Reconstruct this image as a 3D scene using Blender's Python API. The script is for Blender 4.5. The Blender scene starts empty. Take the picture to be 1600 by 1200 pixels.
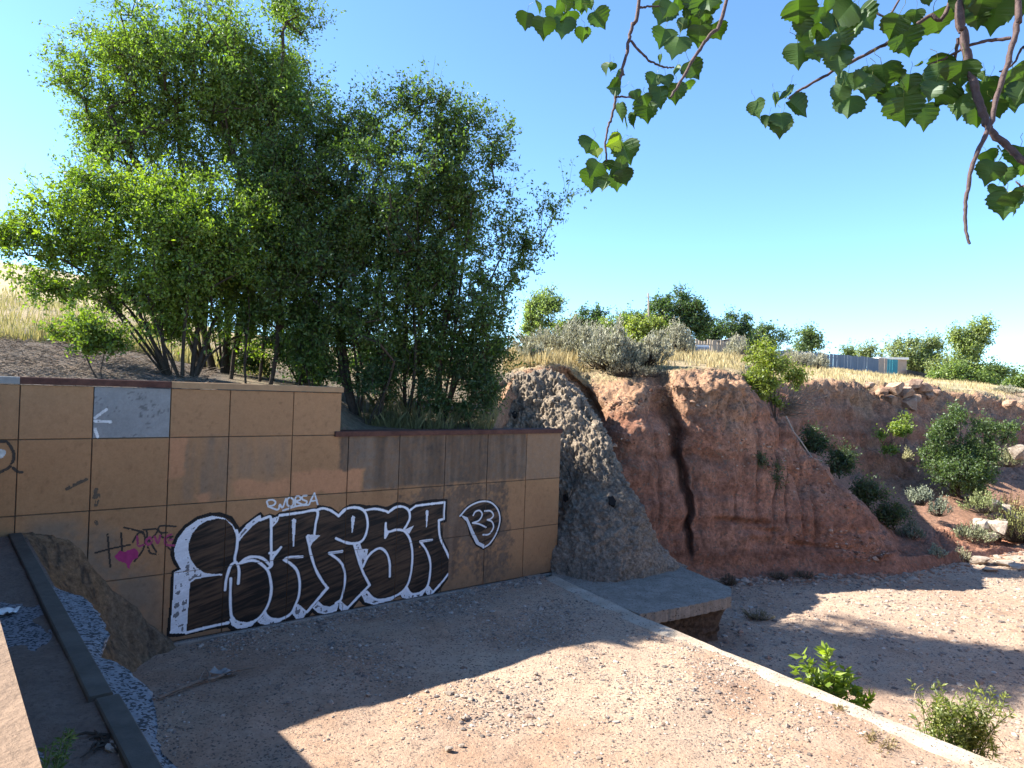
import bpy, math, random
import numpy as np
from mathutils import Vector, Matrix

random.seed(7)
RNG = np.random.default_rng(11)
SC = bpy.context.scene
COL = SC.collection

# ------------------------------------------------------------------ camera
FPX = 1110.0                       # focal length in pixels of the 1600 px wide photograph
RHO = math.atan(0.035)             # roll
PIT = math.atan(9 / 1110.0)        # pitch
EYE = 4.55                         # eye height over the basin floor
cF = np.array([0, math.cos(PIT), math.sin(PIT)])
cu0 = np.array([0, -math.sin(PIT), math.cos(PIT)])
cr0 = np.array([1.0, 0, 0])
cR = cr0 * math.cos(RHO) + cu0 * math.sin(RHO)
cU = cu0 * math.cos(RHO) - cr0 * math.sin(RHO)
cam = bpy.data.cameras.new("camera")
cam.sensor_width = 36.0
cam.lens = FPX / 1600 * 36.0
cam.clip_start = 0.05
cam.clip_end = 5000
cam_ob = bpy.data.objects.new("camera", cam)
m = Matrix.Identity(4)
for i in range(3):
    m[i][0] = cR[i]; m[i][1] = cU[i]; m[i][2] = -cF[i]
m[2][3] = EYE
cam_ob.matrix_world = m
COL.objects.link(cam_ob)
SC.camera = cam_ob

# ------------------------------------------------------------------ sky, sun, exposure
SUN_EL = math.radians(39.0)
SUN_AZ = math.radians(-82.0)       # from +Y, towards -X: the sun stands to the left
world = bpy.data.worlds.new("World")
SC.world = world
world.use_nodes = True
nt = world.node_tree
nt.nodes.clear()
sky = nt.nodes.new("ShaderNodeTexSky")
sky.sky_type = 'NISHITA'
sky.sun_disc = False
sky.sun_elevation = SUN_EL
sky.sun_rotation = SUN_AZ
sky.altitude = 1900
sky.air_density = 1.0
sky.dust_density = 1.0
sky.ozone_density = 1.6
bg = nt.nodes.new("ShaderNodeBackground")
bg.inputs[1].default_value = 0.097
wo = nt.nodes.new("ShaderNodeOutputWorld")
wb = nt.nodes.new("ShaderNodeMix"); wb.data_type = 'RGBA'; wb.blend_type = 'MULTIPLY'
wb.inputs[0].default_value = 1.0; wb.inputs[7].default_value = (0.70, 0.91, 1.08, 1)      # the camera's cool white balance, the same all over the sky
nt.links.new(sky.outputs[0], wb.inputs[6]); nt.links.new(wb.outputs[2], bg.inputs[0])
nt.links.new(bg.outputs[0], wo.inputs[0])

sun = bpy.data.lights.new("sun", 'SUN')
sun.energy = 5.0
sun.angle = math.radians(0.5)
sun.color = (1.0, 0.95, 0.84)
sun_ob = bpy.data.objects.new("sun", sun)
sdir = Vector((-math.sin(SUN_AZ) * math.cos(SUN_EL), -math.cos(SUN_AZ) * math.cos(SUN_EL), -math.sin(SUN_EL)))
sun_ob.rotation_euler = sdir.to_track_quat('-Z', 'Y').to_euler()
sun_ob.location = (-30, 10, 30)
COL.objects.link(sun_ob)

SC.view_settings.view_transform = 'Standard'
SC.view_settings.look = 'None'
SC.view_settings.gamma = 1.0
SC.view_settings.exposure = 1.92
SC.view_settings.use_curve_mapping = False

# ------------------------------------------------------------------ measuring helpers
EYEP = np.array([0, 0, EYE])
def ray(x, y):
    return cF + cR * ((x - 800) / FPX) - cU * ((y - 600) / FPX)
def atz(x, y, z):
    d = ray(x, y); return EYEP + d * ((z - EYE) / d[2])
def atd(x, y, Y):
    d = ray(x, y); return EYEP + d * (Y / d[1])
def proj(P):
    v = np.asarray(P, float) - EYEP
    k = v @ cF
    return 800 + FPX * (v @ cR) / k, 600 - FPX * (v @ cU) / k

# the side wall: foot line through WA along WW, WN points into the basin
WA = np.array([-5.7143, 12.2233, 0.0])
WW = np.array([0.77245, 0.63507, 0.0])
WN = np.array([0.63507, -0.77245, 0.0])
def U(u, q, z=0.0):
    return WA + WW * u + WN * q + np.array([0, 0, z])
def onwall(x, y):
    d = ray(x, y)
    P = EYEP + d * ((WN @ WA - WN @ EYEP) / (WN @ d))
    return (P - WA) @ WW, P[2]

# ------------------------------------------------------------------ noise
def _h(ix, iy, iz, s):
    with np.errstate(over='ignore'):
        n = (ix.astype(np.uint32) * np.uint32(374761393) + iy.astype(np.uint32) * np.uint32(668265263)
             + iz.astype(np.uint32) * np.uint32(2147483647 - 58) * np.uint32(3) + np.uint32(s * 974711 & 0xffffffff))
        n = (n ^ (n >> np.uint32(13))) * np.uint32(1274126177)
        n = (n ^ (n >> np.uint32(15))) * np.uint32(2246822519)
        n = n ^ (n >> np.uint32(16))
    return n.astype(np.float64) / 4294967295.0
def vnoise(x, y, z=None, s=0):
    x = np.asarray(x, float); y = np.asarray(y, float)
    z = np.zeros_like(x) if z is None else np.asarray(z, float)
    x, y, z = np.broadcast_arrays(x, y, z)
    fx, fy, fz = np.floor(x), np.floor(y), np.floor(z)
    ix, iy, iz = fx.astype(np.int64), fy.astype(np.int64), fz.astype(np.int64)
    tx, ty, tz = x - fx, y - fy, z - fz
    tx = tx * tx * tx * (tx * (tx * 6 - 15) + 10); ty = ty * ty * ty * (ty * (ty * 6 - 15) + 10); tz = tz * tz * tz * (tz * (tz * 6 - 15) + 10)
    r = 0
    for a in (0, 1):
        for b in (0, 1):
            for c in (0, 1):
                r = r + _h(ix + a, iy + b, iz + c, s) * (tx if a else 1 - tx) * (ty if b else 1 - ty) * (tz if c else 1 - tz)
    return r * 2 - 1
def fbm(x, y, z=None, o=4, s=0, g=0.5):
    r = 0; a = 1.0; f = 1.0; t = 0
    for k in range(o):
        r = r + a * vnoise(np.asarray(x) * f, np.asarray(y) * f, None if z is None else np.asarray(z) * f, s + k * 17)
        t += a; a *= g; f *= 2.03
    return r / t
def sstep(a, b, x):
    t = np.clip((x - a) / (b - a), 0, 1); return t * t * (3 - 2 * t)
def lerp(a, b, t):
    return a + (b - a) * t

# ------------------------------------------------------------------ mesh helpers
def link(o, parent=None, label=None, cat=None, group=None, kind=None):
    if o.name not in COL.objects:
        COL.objects.link(o)
    if parent is not None:
        o.parent = parent
    if label: o['label'] = label
    if cat: o['category'] = cat
    if group: o['group'] = group
    if kind: o['kind'] = kind
    return o
def thing(name, label, cat, loc=(0, 0, 0), group=None, rz=0.0):
    o = bpy.data.objects.new(name, None)
    o.empty_display_size = 0.2
    o.location = tuple(float(v) for v in loc); o.rotation_euler = (0, 0, rz)
    return link(o, None, label, cat, group)
def npmesh(name, V, F, mats, col=None, smooth=False, mi=None):
    """V (n,3), F list of (m,k) int arrays"""
    me = bpy.data.meshes.new(name)
    V = np.asarray(V, float)
    if not isinstance(F, (list, tuple)): F = [F]
    F = [np.asarray(f, np.int32) for f in F if len(f)]
    loops = np.concatenate([f.ravel() for f in F]) if F else np.zeros(0, np.int32)
    sizes = np.concatenate([np.full(len(f), f.shape[1], np.int32) for f in F])
    starts = np.concatenate([[0], np.cumsum(sizes)[:-1]]).astype(np.int32)
    me.vertices.add(len(V)); me.vertices.foreach_set("co", V.ravel().astype(np.float32))
    me.loops.add(len(loops)); me.loops.foreach_set("vertex_index", loops)
    me.polygons.add(len(sizes)); me.polygons.foreach_set("loop_start", starts)
    if mi is not None:
        me.polygons.foreach_set("material_index", np.asarray(mi, np.int32))
    me.polygons.foreach_set("use_smooth", np.full(len(sizes), bool(smooth)))
    me.update(calc_edges=True)
    me.validate()
    if col is not None:
        c = np.ones((len(V), 4), np.float32); c[:, :3] = col
        at = me.color_attributes.new("Col", 'FLOAT_COLOR', 'POINT')
        at.data.foreach_set("color", c.ravel())
    for mm in (mats if isinstance(mats, (list, tuple)) else [mats]):
        me.materials.append(mm)
    return me
def npobj(name, V, F, mats, parent=None, col=None, smooth=False, mi=None, **kw):
    o = bpy.data.objects.new(name, npmesh(name, V, F, mats, col, smooth, mi))
    return link(o, parent, **kw)
def local(V, loc):
    return np.asarray(V, float) - np.asarray(loc, float)
def gridfaces(nr, nc, off=0):
    r, c = np.meshgrid(np.arange(nr - 1), np.arange(nc - 1), indexing='ij')
    i = (r * nc + c).ravel() + off
    return np.stack([i, i + 1, i + nc + 1, i + nc], 1)
def merge(parts):
    """parts: list of (V,F) with F one array of a fixed width (4) -> one V,F"""
    Vs, Fs, o = [], [], 0
    for V, F in parts:
        Vs.append(V); Fs.append(np.asarray(F) + o); o += len(V)
    return np.concatenate(Vs), np.concatenate(Fs)
def tube(pts, rad, sides=5):
    pts = np.asarray(pts, float); n = len(pts)
    rad = np.full(n, rad) if np.isscalar(rad) else np.asarray(rad, float)
    t = np.gradient(pts, axis=0)
    t /= np.linalg.norm(t, axis=1)[:, None] + 1e-9
    ref = np.where(np.abs(t[:, 2:3]) > 0.9, np.array([[1.0, 0, 0]]), np.array([[0, 0, 1.0]]))
    a = np.cross(t, ref); a /= np.linalg.norm(a, axis=1)[:, None] + 1e-9
    b = np.cross(t, a)
    for k in range(1, n):                      # keep the frame from flipping
        if a[k] @ a[k - 1] < 0: a[k] *= -1; b[k] *= -1
    ang = np.arange(sides) / sides * 2 * math.pi
    V = pts[:, None] + rad[:, None, None] * (np.cos(ang)[None, :, None] * a[:, None] + np.sin(ang)[None, :, None] * b[:, None])
    V = V.reshape(-1, 3)
    r, c = np.meshgrid(np.arange(n - 1), np.arange(sides), indexing='ij')
    i0 = (r * sides + c).ravel(); i1 = (r * sides + (c + 1) % sides).ravel()
    return V, np.stack([i0, i1, i1 + sides, i0 + sides], 1)
def frusta(A, B, ra, rb, sides=4):
    """many separate tapered sticks A->B"""
    A = np.asarray(A, float); B = np.asarray(B, float); n = len(A)
    t = B - A; t /= np.linalg.norm(t, axis=1)[:, None] + 1e-9
    ref = np.where(np.abs(t[:, 2:3]) > 0.9, np.array([[1.0, 0, 0]]), np.array([[0, 0, 1.0]]))
    a = np.cross(t, ref); a /= np.linalg.norm(a, axis=1)[:, None] + 1e-9
    b = np.cross(t, a)
    ang = np.arange(sides) / sides * 2 * math.pi
    d = np.cos(ang)[None, :, None] * a[:, None] + np.sin(ang)[None, :, None] * b[:, None]
    V = np.concatenate([A[:, None] + d * np.asarray(ra)[:, None, None], B[:, None] + d * np.asarray(rb)[:, None, None]], 1).reshape(-1, 3)
    base = np.arange(n) * 2 * sides
    Fs = []
    for k in range(sides):
        k2 = (k + 1) % sides
        Fs.append(np.stack([base + k, base + k2, base + k2 + sides, base + k + sides], 1))
    return V, np.concatenate(Fs)
BOXF = np.array([[0, 3, 2, 1], [4, 5, 6, 7], [0, 1, 5, 4], [1, 2, 6, 5], [2, 3, 7, 6], [3, 0, 4, 7]])
def wbox(u0, u1, q0, q1, z0, z1):
    """box in wall coordinates"""
    return np.array([U(u, q, z) for z in (z0, z1) for (u, q) in ((u0, q0), (u0, q1), (u1, q1), (u1, q0))]), BOXF
def bevelled(u0, u1, q0, q1, z0, z1, b=0.012):
    """wall-coordinate slab whose front (q1) edges are chamfered"""
    P = []
    for (q, i) in ((q0, 0), (q1 - b, 0), (q1, b)):
        for (u, z) in ((u0 + i, z0 + i), (u1 - i, z0 + i), (u1 - i, z1 - i), (u0 + i, z1 - i)):
            P.append(U(u, q, z))
    F = [[0, 1, 2, 3]]
    for r in (0, 4):
        for k in range(4):
            F.append([r + k, r + 4 + k, r + 4 + (k + 1) % 4, r + (k + 1) % 4])
    F.append([8, 11, 10, 9])
    return np.array(P), np.array(F)

def leaves(P, size, aspect=0.5, up=0.0, jit=0.3, dirs=None):
    """one folded diamond leaf (a quad) at each point"""
    n = len(P)
    if dirs is None:
        d = RNG.normal(size=(n, 3)); d[:, 2] += up
    else:
        d = dirs + RNG.normal(size=(n, 3)) * jit
    d /= np.linalg.norm(d, axis=1)[:, None] + 1e-9
    r = RNG.normal(size=(n, 3))
    s = np.cross(d, r); s /= np.linalg.norm(s, axis=1)[:, None] + 1e-9
    nn = np.cross(d, s)
    L = (size * RNG.uniform(0.65, 1.3, n))[:, None] if np.isscalar(size) else np.asarray(size)[:, None]
    W = L * aspect * 0.5
    fold = L * 0.12 * RNG.uniform(-1, 1, (n, 1))
    V = np.stack([P, P + d * L * 0.45 + s * W + nn * fold, P + d * L, P + d * L * 0.45 - s * W + nn * fold], 1).reshape(-1, 3)
    return V, np.arange(n * 4).reshape(n, 4)

# ------------------------------------------------------------------ materials
def newmat(name):
    mt = bpy.data.materials.new(name); mt.use_nodes = True
    t = mt.node_tree; t.nodes.clear()
    return mt, t
def N(t, kind, **kw):
    n = t.nodes.new(kind)
    for k, v in kw.items():
        if hasattr(n, k) and not k.startswith('i_'): setattr(n, k, v)
    return n
def surface(name, color=None, attr=False, var=0.25, scale=4.0, rough=0.9, bump=0.3, bscale=30.0, fine=140.0, speck=0.0, speckscale=60.0,
            speckcol=(0.05, 0.04, 0.035), color2=None, c2scale=1.0, bdist=0.02, spec=0.2, stretch=None, metallic=0.0, var2=0.0, scale2=25.0):
    mt, t = newmat(name)
    out = N(t, "ShaderNodeOutputMaterial"); p = N(t, "ShaderNodeBsdfPrincipled")
    p.inputs['Roughness'].default_value = rough
    p.inputs['Specular IOR Level'].default_value = spec
    p.inputs['Metallic'].default_value = metallic
    geo = N(t, "ShaderNodeNewGeometry")
    pos = geo.outputs['Position']
    if stretch:
        mp = N(t, "ShaderNodeMapping"); mp.inputs['Scale'].default_value = stretch
        t.links.new(pos, mp.inputs[0]); pos = mp.outputs[0]
    def noise(sc, det=6, r=0.6):
        n = N(t, "ShaderNodeTexNoise"); n.inputs['Scale'].default_value = sc; n.inputs['Detail'].default_value = det
        n.inputs['Roughness'].default_value = r
        t.links.new(pos, n.inputs['Vector']); return n.outputs[0]
    if attr:
        a = N(t, "ShaderNodeAttribute"); a.attribute_name = "Col"; c = a.outputs['Color']
    else:
        r = N(t, "ShaderNodeRGB"); r.outputs[0].default_value = (*color, 1); c = r.outputs[0]
        if color2:
            mx = N(t, "ShaderNodeMix", data_type='RGBA')
            mr = N(t, "ShaderNodeMapRange"); mr.inputs[1].default_value = 0.38; mr.inputs[2].default_value = 0.62
            t.links.new(noise(c2scale, 8, 0.65), mr.inputs[0]); t.links.new(mr.outputs[0], mx.inputs[0])
            t.links.new(c, mx.inputs[6]); mx.inputs[7].default_value = (*color2, 1); c = mx.outputs[2]
    if var:
        mr = N(t, "ShaderNodeMapRange"); mr.inputs[1].default_value = 0.25; mr.inputs[2].default_value = 0.75
        mr.inputs[3].default_value = 1 - var; mr.inputs[4].default_value = 1 + var
        t.links.new(noise(scale, 10, 0.7), mr.inputs[0])
        mx = N(t, "ShaderNodeMix", data_type='RGBA', blend_type='MULTIPLY'); mx.inputs[0].default_value = 1
        t.links.new(c, mx.inputs[6]); t.links.new(mr.outputs[0], mx.inputs[7]); c = mx.outputs[2]
    if var2:
        mr = N(t, "ShaderNodeMapRange"); mr.inputs[1].default_value = 0.36; mr.inputs[2].default_value = 0.64
        mr.inputs[3].default_value = 1 - var2; mr.inputs[4].default_value = 1 + var2 * .6
        t.links.new(noise(scale2, 8, 0.75), mr.inputs[0])
        mx = N(t, "ShaderNodeMix", data_type='RGBA', blend_type='MULTIPLY'); mx.inputs[0].default_value = 1
        t.links.new(c, mx.inputs[6]); t.links.new(mr.outputs[0], mx.inputs[7]); c = mx.outputs[2]
    if speck:
        v = N(t, "ShaderNodeTexVoronoi"); v.inputs['Scale'].default_value = speckscale
        t.links.new(pos, v.inputs['Vector'])
        sx = N(t, "ShaderNodeSeparateColor"); t.links.new(v.outputs['Color'], sx.inputs[0])
        lt = N(t, "ShaderNodeMath", operation='LESS_THAN'); lt.inputs[1].default_value = speck
        t.links.new(sx.outputs[0], lt.inputs[0])
        mx = N(t, "ShaderNodeMix", data_type='RGBA')
        t.links.new(lt.outputs[0], mx.inputs[0]); t.links.new(c, mx.inputs[6]); mx.inputs[7].default_value = (*speckcol, 1); c = mx.outputs[2]
    t.links.new(c, p.inputs['Base Color'])
    if bump:
        ad = N(t, "ShaderNodeMath", operation='ADD')
        t.links.new(noise(bscale, 8, 0.65), ad.inputs[0]); 
        m2 = N(t, "ShaderNodeMath", operation='MULTIPLY'); m2.inputs[1].default_value = 0.4
        t.links.new(noise(fine, 4, 0.6), m2.inputs[0]); t.links.new(m2.outputs[0], ad.inputs[1])
        b = N(t, "ShaderNodeBump"); b.inputs['Strength'].default_value = bump; b.inputs['Distance'].default_value = bdist
        t.links.new(ad.outputs[0], b.inputs['Height']); t.links.new(b.outputs[0], p.inputs['Normal'])
    t.links.new(p.outputs[0], out.inputs[0])
    return mt
def leafmat(name, trans=0.45, gloss=0.06, gr=0.45, tint=(1.25, 1.35, 0.45)):
    mt, t = newmat(name)
    out = N(t, "ShaderNodeOutputMaterial")
    a = N(t, "ShaderNodeAttribute"); a.attribute_name = "Col"
    d = N(t, "ShaderNodeBsdfDiffuse"); tr = N(t, "ShaderNodeBsdfTranslucent"); g = N(t, "ShaderNodeBsdfGlossy")
    g.inputs['Roughness'].default_value = gr
    g.inputs['Color'].default_value = (0.9, 0.95, 1, 1)
    tm = N(t, "ShaderNodeMix", data_type='RGBA', blend_type='MULTIPLY'); tm.inputs[0].default_value = 1
    tm.inputs[7].default_value = (*tint, 1)
    t.links.new(a.outputs['Color'], tm.inputs[6])
    t.links.new(a.outputs['Color'], d.inputs[0]); t.links.new(tm.outputs[2], tr.inputs[0])
    m1 = N(t, "ShaderNodeMixShader"); m1.inputs[0].default_value = trans
    t.links.new(d.outputs[0], m1.inputs[1]); t.links.new(tr.outputs[0], m1.inputs[2])
    m2 = N(t, "ShaderNodeMixShader"); m2.inputs[0].default_value = gloss
    t.links.new(m1.outputs[0], m2.inputs[1]); t.links.new(g.outputs[0], m2.inputs[2])
    t.links.new(m2.outputs[0], out.inputs[0])
    return mt

M = dict(
    wall=surface("painted_concrete", attr=True, var=0.12, scale=9, var2=.10, scale2=30.0, rough=0.85, bump=0.25, bscale=45, bdist=0.01),
    wallcore=surface("dark_joint_concrete", (0.09, 0.07, 0.055), var=0.3, rough=0.95),  # dark concrete backing that shows through the open panel joints
    capbrown=surface("brown_cap_paint", (0.075, 0.032, 0.024), var=0.3, scale=8, rough=0.8, bump=0.3, color2=(0.10, 0.045, 0.032), c2scale=2),
    captan=surface("tan_cap_paint", (0.33, 0.20, 0.105), var=0.18, scale=6, rough=0.85, bump=0.25),
    capgrey=surface("grey_cap_paint", (0.24, 0.23, 0.215), var=0.2, scale=6, rough=0.85, bump=0.25),
    paint=surface("spray_paint", attr=True, var=0.12, scale=30, rough=0.6, bump=0.15, bscale=60, bdist=0.006),
    shot=surface("shotcrete", attr=True, var=0.38, scale=7, var2=.35, scale2=14.0, rough=1.0, bump=1.0, bscale=11, fine=45, bdist=0.14),
    earth=surface("red_earth", attr=True, var=0.36, scale=3.2, var2=.42, scale2=9.0, rough=1.0, bump=1.0, bscale=9, fine=40, bdist=0.13, speck=0.08, speckscale=16, speckcol=(0.21, 0.135, 0.10)),
    plateau=surface("dry_soil", attr=True, var=0.3, scale=2.0, rough=1.0, bump=0.6, bscale=12, bdist=0.04),
    sand=surface("arroyo_sand", attr=True, var=0.2, scale=5.0, var2=.16, scale2=16.0, rough=1.0, bump=1.0, bscale=22, fine=90, bdist=0.035, speck=0.10, speckscale=42, speckcol=(0.14, 0.105, 0.085)),
    concrete=surface("old_concrete", (0.27, 0.235, 0.20), var=0.3, scale=5, rough=0.95, bump=0.5, bscale=30, color2=(0.20, 0.17, 0.145), c2scale=3, speck=0.05, speckscale=70, bdist=0.008),
    slab=surface("slab_concrete", (0.24, 0.205, 0.17), var=0.25, scale=3, rough=0.95, bump=0.3, bscale=60, bdist=0.004, color2=(0.19, 0.16, 0.13), c2scale=2, speck=0.05, speckscale=50, var2=.2, scale2=20),
    sill=surface("sill_concrete", (0.42, 0.355, 0.285), var=0.22, scale=5, rough=0.95, bump=0.6, bscale=26, color2=(0.31, 0.245, 0.185), c2scale=2.5, speck=0.05, speckscale=60, bdist=0.03),
    aggregate=surface("washed_aggregate", (0.23, 0.235, 0.25), var=0.3, scale=12, rough=0.9, bump=0.9, bscale=60, fine=160, bdist=0.025, speck=0.34, speckscale=46, speckcol=(0.06, 0.06, 0.063)),
    curb=surface("curb_paint", (0.068, 0.060, 0.050), var=0.25, scale=4, rough=0.75, bump=0.25, color2=(0.085, 0.075, 0.062), c2scale=2),
    tan=surface("parapet_tan", (0.19, 0.125, 0.082), var=0.2, scale=4, rough=0.85, bump=0.4, bscale=40),
    bark=surface("dark_bark", (0.055, 0.042, 0.032), var=0.4, scale=12, rough=0.95, bump=0.8, bscale=25),
    barkpale=surface("pale_bark", (0.20, 0.155, 0.12), var=0.4, scale=14, rough=0.9, bump=0.7, bscale=40),
    twig=surface("cottonwood_twig_bark", (0.085, 0.055, 0.05), var=0.4, scale=60, rough=0.7, bump=0.8, bscale=120, bdist=0.004),
    wood=surface("weathered_wood", (0.30, 0.25, 0.20), var=0.4, scale=6, rough=0.9, bump=0.4, stretch=(1, 1, 0.15)),
    slate=surface("blue_grey_boards", (0.115, 0.145, 0.19), var=0.3, scale=3, rough=0.8, bump=0.3, stretch=(1, 1, 0.15)),
    teal=surface("teal_boards", (0.03, 0.20, 0.24), var=0.25, scale=3, rough=0.7, bump=0.2),
    beige=surface("beige_board", (0.32, 0.25, 0.20), var=0.2, scale=3, rough=0.8, bump=0.2),
    dark=surface("dark_boards", (0.05, 0.048, 0.05), var=0.3, scale=3, rough=0.8, bump=0.2),
    pink=surface("pink_stucco", (0.50, 0.27, 0.21), var=0.15, scale=3, rough=0.9, bump=0.2),
    white=surface("white_paint", (0.72, 0.70, 0.66), var=0.1, scale=3, rough=0.7, bump=0.1),
    rock=surface("pale_rock", (0.30, 0.24, 0.19), var=0.35, scale=6, rough=0.95, bump=0.8, bscale=14, bdist=0.05, color2=(0.38, 0.32, 0.265), c2scale=3),
    rimrock=surface("pink_caliche_rock", (0.28, 0.165, 0.11), var=0.35, scale=4, rough=0.95, bump=0.8, bscale=10, bdist=0.06, color2=(0.37, 0.255, 0.185), c2scale=2),
    stone=surface("grey_stone", attr=True, var=0.25, scale=20, rough=0.95, bump=0.5, bscale=60, bdist=0.01),
    leaf=leafmat("tree_leaf", 0.5, 0.03, 0.5, (1.3, 1.4, 0.5)),
    dryleaf=leafmat("dry_grass_blade", 0.3, 0.02, 0.6, (1.05, 1.0, 0.85)),
    sage=leafmat("sage_leaf", 0.25, 0.03, 0.6, (1.05, 1.05, 0.8)),
    cotton=leafmat("cottonwood_leaf", 0.42, 0.02, 0.42, (1.3, 1.5, 0.35)),
    hole=surface("dark_drain_hole", (0.012, 0.010, 0.009), var=0.2, bump=0),
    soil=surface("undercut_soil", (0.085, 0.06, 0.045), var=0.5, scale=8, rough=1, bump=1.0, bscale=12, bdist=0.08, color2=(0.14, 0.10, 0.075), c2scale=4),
)
def glassless(): pass

# ================================================================== LARGE STRUCTURE
# ------------------------------------------------------------------ basin floor and stream bed (one sheet)
SILL = [(8.75, 0.0), (8.01, 3.62), (7.27, 9.97), (6.95, 13.0)]          # (u, q) of the sill's downstream edge
def sill_u(q):
    return np.interp(q, [s[1] for s in SILL], [s[0] for s in SILL])
def floor_z(X, Y):
    u = (X - WA[0]) * WW[0] + (Y - WA[1]) * WW[1]
    q = (X - WA[0]) * WN[0] + (Y - WA[1]) * WN[1]
    su = sill_u(q)
    t = sstep(-0.22, -0.02, u - su)                                     # 0 in the basin, 1 downstream
    basin = 0.02 + 0.05 * fbm(X * 0.6, Y * 0.6, o=3, s=3) + 0.022 * fbm(X * 4, Y * 4, o=4, s=4, g=.6)
    basin = basin - 0.05 * sstep(1.6, 0.2, q)                           # scoured along the wall
    basin = basin + 0.03 * np.sin((u * 0.35 + q * 0.9) * 2.6 + 1.5 * fbm(X * .5, Y * .5, o=2, s=9)) * sstep(0.6, 2, q)
    basin = basin + (0.018 + .03 * fbm(X * 1.3, Y * 1.3, o=3, s=8) - basin * .7) * sstep(1.3, 0.45, su - u)     # level with the sill
    down = -1.05 + 0.10 * fbm(X * 0.35, Y * 0.35, o=4, s=5) + 0.02 * fbm(X * 4, Y * 4, o=3, s=6)
    far = sstep(20, 60, u)
    down = down + far * 0.6
    return basin * (1 - t) + down * t, t, u, q
def nonuni(a0, a1, mid0, mid1, n_mid, n_out):
    return np.unique(np.concatenate([a0 + (mid0 - a0) * (1 - np.linspace(1, 0, n_out) ** 2.2), np.linspace(mid0, mid1, n_mid), mid1 + (a1 - mid1) * np.linspace(0, 1, n_out) ** 2.2]))
gx = nonuni(-400, 900, -9, 24, 560, 20)
gy = nonuni(-300, 900, 4, 34, 480, 18)
GX, GY = np.meshgrid(gx, gy)
GZ, GT, GU, GQ = floor_z(GX, GY)
GZ = np.where((GU < -2.2) & (GQ > -.1), -1.6, GZ)
GZ = np.where(GQ < -0.25, np.minimum(GZ, -1.2), GZ)
near = (GX > -9) & (GX < 24) & (GY > 4) & (GY < 34)
c_basin = np.array([0.365, 0.240, 0.165]); c_pale = np.array([0.44, 0.32, 0.23]); c_wet = np.array([0.245, 0.152, 0.102]); c_grav = np.array([0.33, 0.24, 0.18])
nz = fbm(GX * 0.45, GY * 0.45, o=5, s=21)[..., None]; nz2 = fbm(GX * 1.7 + GY * .4, GY * 1.7 - GX * .5, o=4, s=22)[..., None]
gc = lerp(c_basin, c_pale, np.clip(0.5 + nz * 1.2, 0, 1)); gc = lerp(gc, c_grav, np.clip(0.4 + nz2 * 1.5, 0, 1) * 0.6)
gc = lerp(gc, c_wet, np.clip(0.1 - nz2 * 0.9 - nz * .4, 0, 1) * 0.6)
npobj('arroyo_bed', np.stack([GX.ravel(), GY.ravel(), GZ.ravel()], 1), gridfaces(len(gy), len(gx)), M['sand'], col=gc.reshape(-1, 3), smooth=True,
      kind='structure', label='pinkish sand and gravel bed of the dry arroyo')

# ------------------------------------------------------------------ cliff and plateau: one lofted surface
# per key column: photo x, then (depth Y, height Z or photo row y) for the control points
def yy(x, y, Y): return (Y, atd(x, y, Y)[2])
KEYS = []
def key(x, *pts):
    r = []
    for (k, a, Y) in pts:
        r.append((Y, a) if k == 'z' else yy(x, a, Y))
    KEYS.append((x, r))
def wallkey(x, yw, zt, *rest):
    key(x, ('z', -1.3, yw), ('z', -1.2, yw + .02), ('z', 1.2, yw + .05), ('z', zt, yw + .1), *rest)
wallkey(-1200, 4.6, 4.3, ('z', 4.6, 8), ('z', 5.3, 14), ('z', 7.0, 22), ('z', 9, 32), ('z', 16, 90), ('z', 110, 700))
wallkey(-500, 8.0, 4.3, ('z', 4.6, 10.5), ('z', 5.4, 16), ('z', 7.4, 26), ('z', 9.6, 38), ('z', 17, 95), ('z', 115, 700))
wallkey(0, 10.9, 4.3, ('z', 4.55, 13), ('y', 525, 20), ('y', 470, 32), ('y', 436, 45), ('y', 420, 100), ('y', 408, 700))
wallkey(180, 12.0, 4.3, ('z', 4.5, 14), ('y', 535, 20), ('y', 488, 32), ('y', 462, 45), ('y', 450, 100), ('y', 440, 700))
wallkey(330, 13.1, 4.28, ('z', 4.45, 15), ('z', 4.9, 20), ('z', 6.2, 28), ('z', 7.4, 40), ('z', 10, 100), ('z', 45, 700))
wallkey(515, 14.35, 4.2, ('z', 4.3, 16), ('z', 4.6, 20), ('z', 5.8, 28), ('z', 6.6, 38), ('z', 8, 100), ('z', 30, 700))
wallkey(545, 14.6, 3.46, ('z', 3.6, 16.4), ('z', 4.4, 20), ('z', 5.7, 28), ('z', 6.5, 38), ('z', 8, 100), ('z', 28, 700))
wallkey(700, 16.35, 3.48, ('z', 3.6, 18), ('z', 4.3, 21), ('z', 5.4, 27), ('z', 6.2, 36), ('z', 7.6, 100), ('z', 22, 700))
wallkey(770, 17.4, 3.5, ('z', 3.9, 19), ('z', 4.8, 22), ('z', 5.6, 27), ('z', 6.3, 34), ('z', 7.6, 100), ('z', 20, 700))
def ckey(x, base, p2, p3, p4, p5, p6, p7, y8, y9):
    yb = base[1] if isinstance(base, tuple) else base
    ybp = np.interp(x, [1040, 1140, 1250, 1350, 1430, 1600], [893, 892, 887, 882, 868, 855])
    key(x, ('z', -1.45, yb - .8), ('y', ybp, yb), ('y', *p2), ('y', *p3), ('y', *p4), ('y', *p5), ('y', *p6), ('y', *p7), ('y', y8, 100), ('y', y9, 700))
ckey(800, 19.2, (740, 20.0), (596, 21.0), (580, 22.3), (571, 24.5), (563, 27), (548, 33), 545, 545)
ckey(860, 19.8, (740, 20.6), (572, 22.4), (568, 23.2), (563, 24.9), (556, 27), (545, 33), 541, 541)
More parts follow.
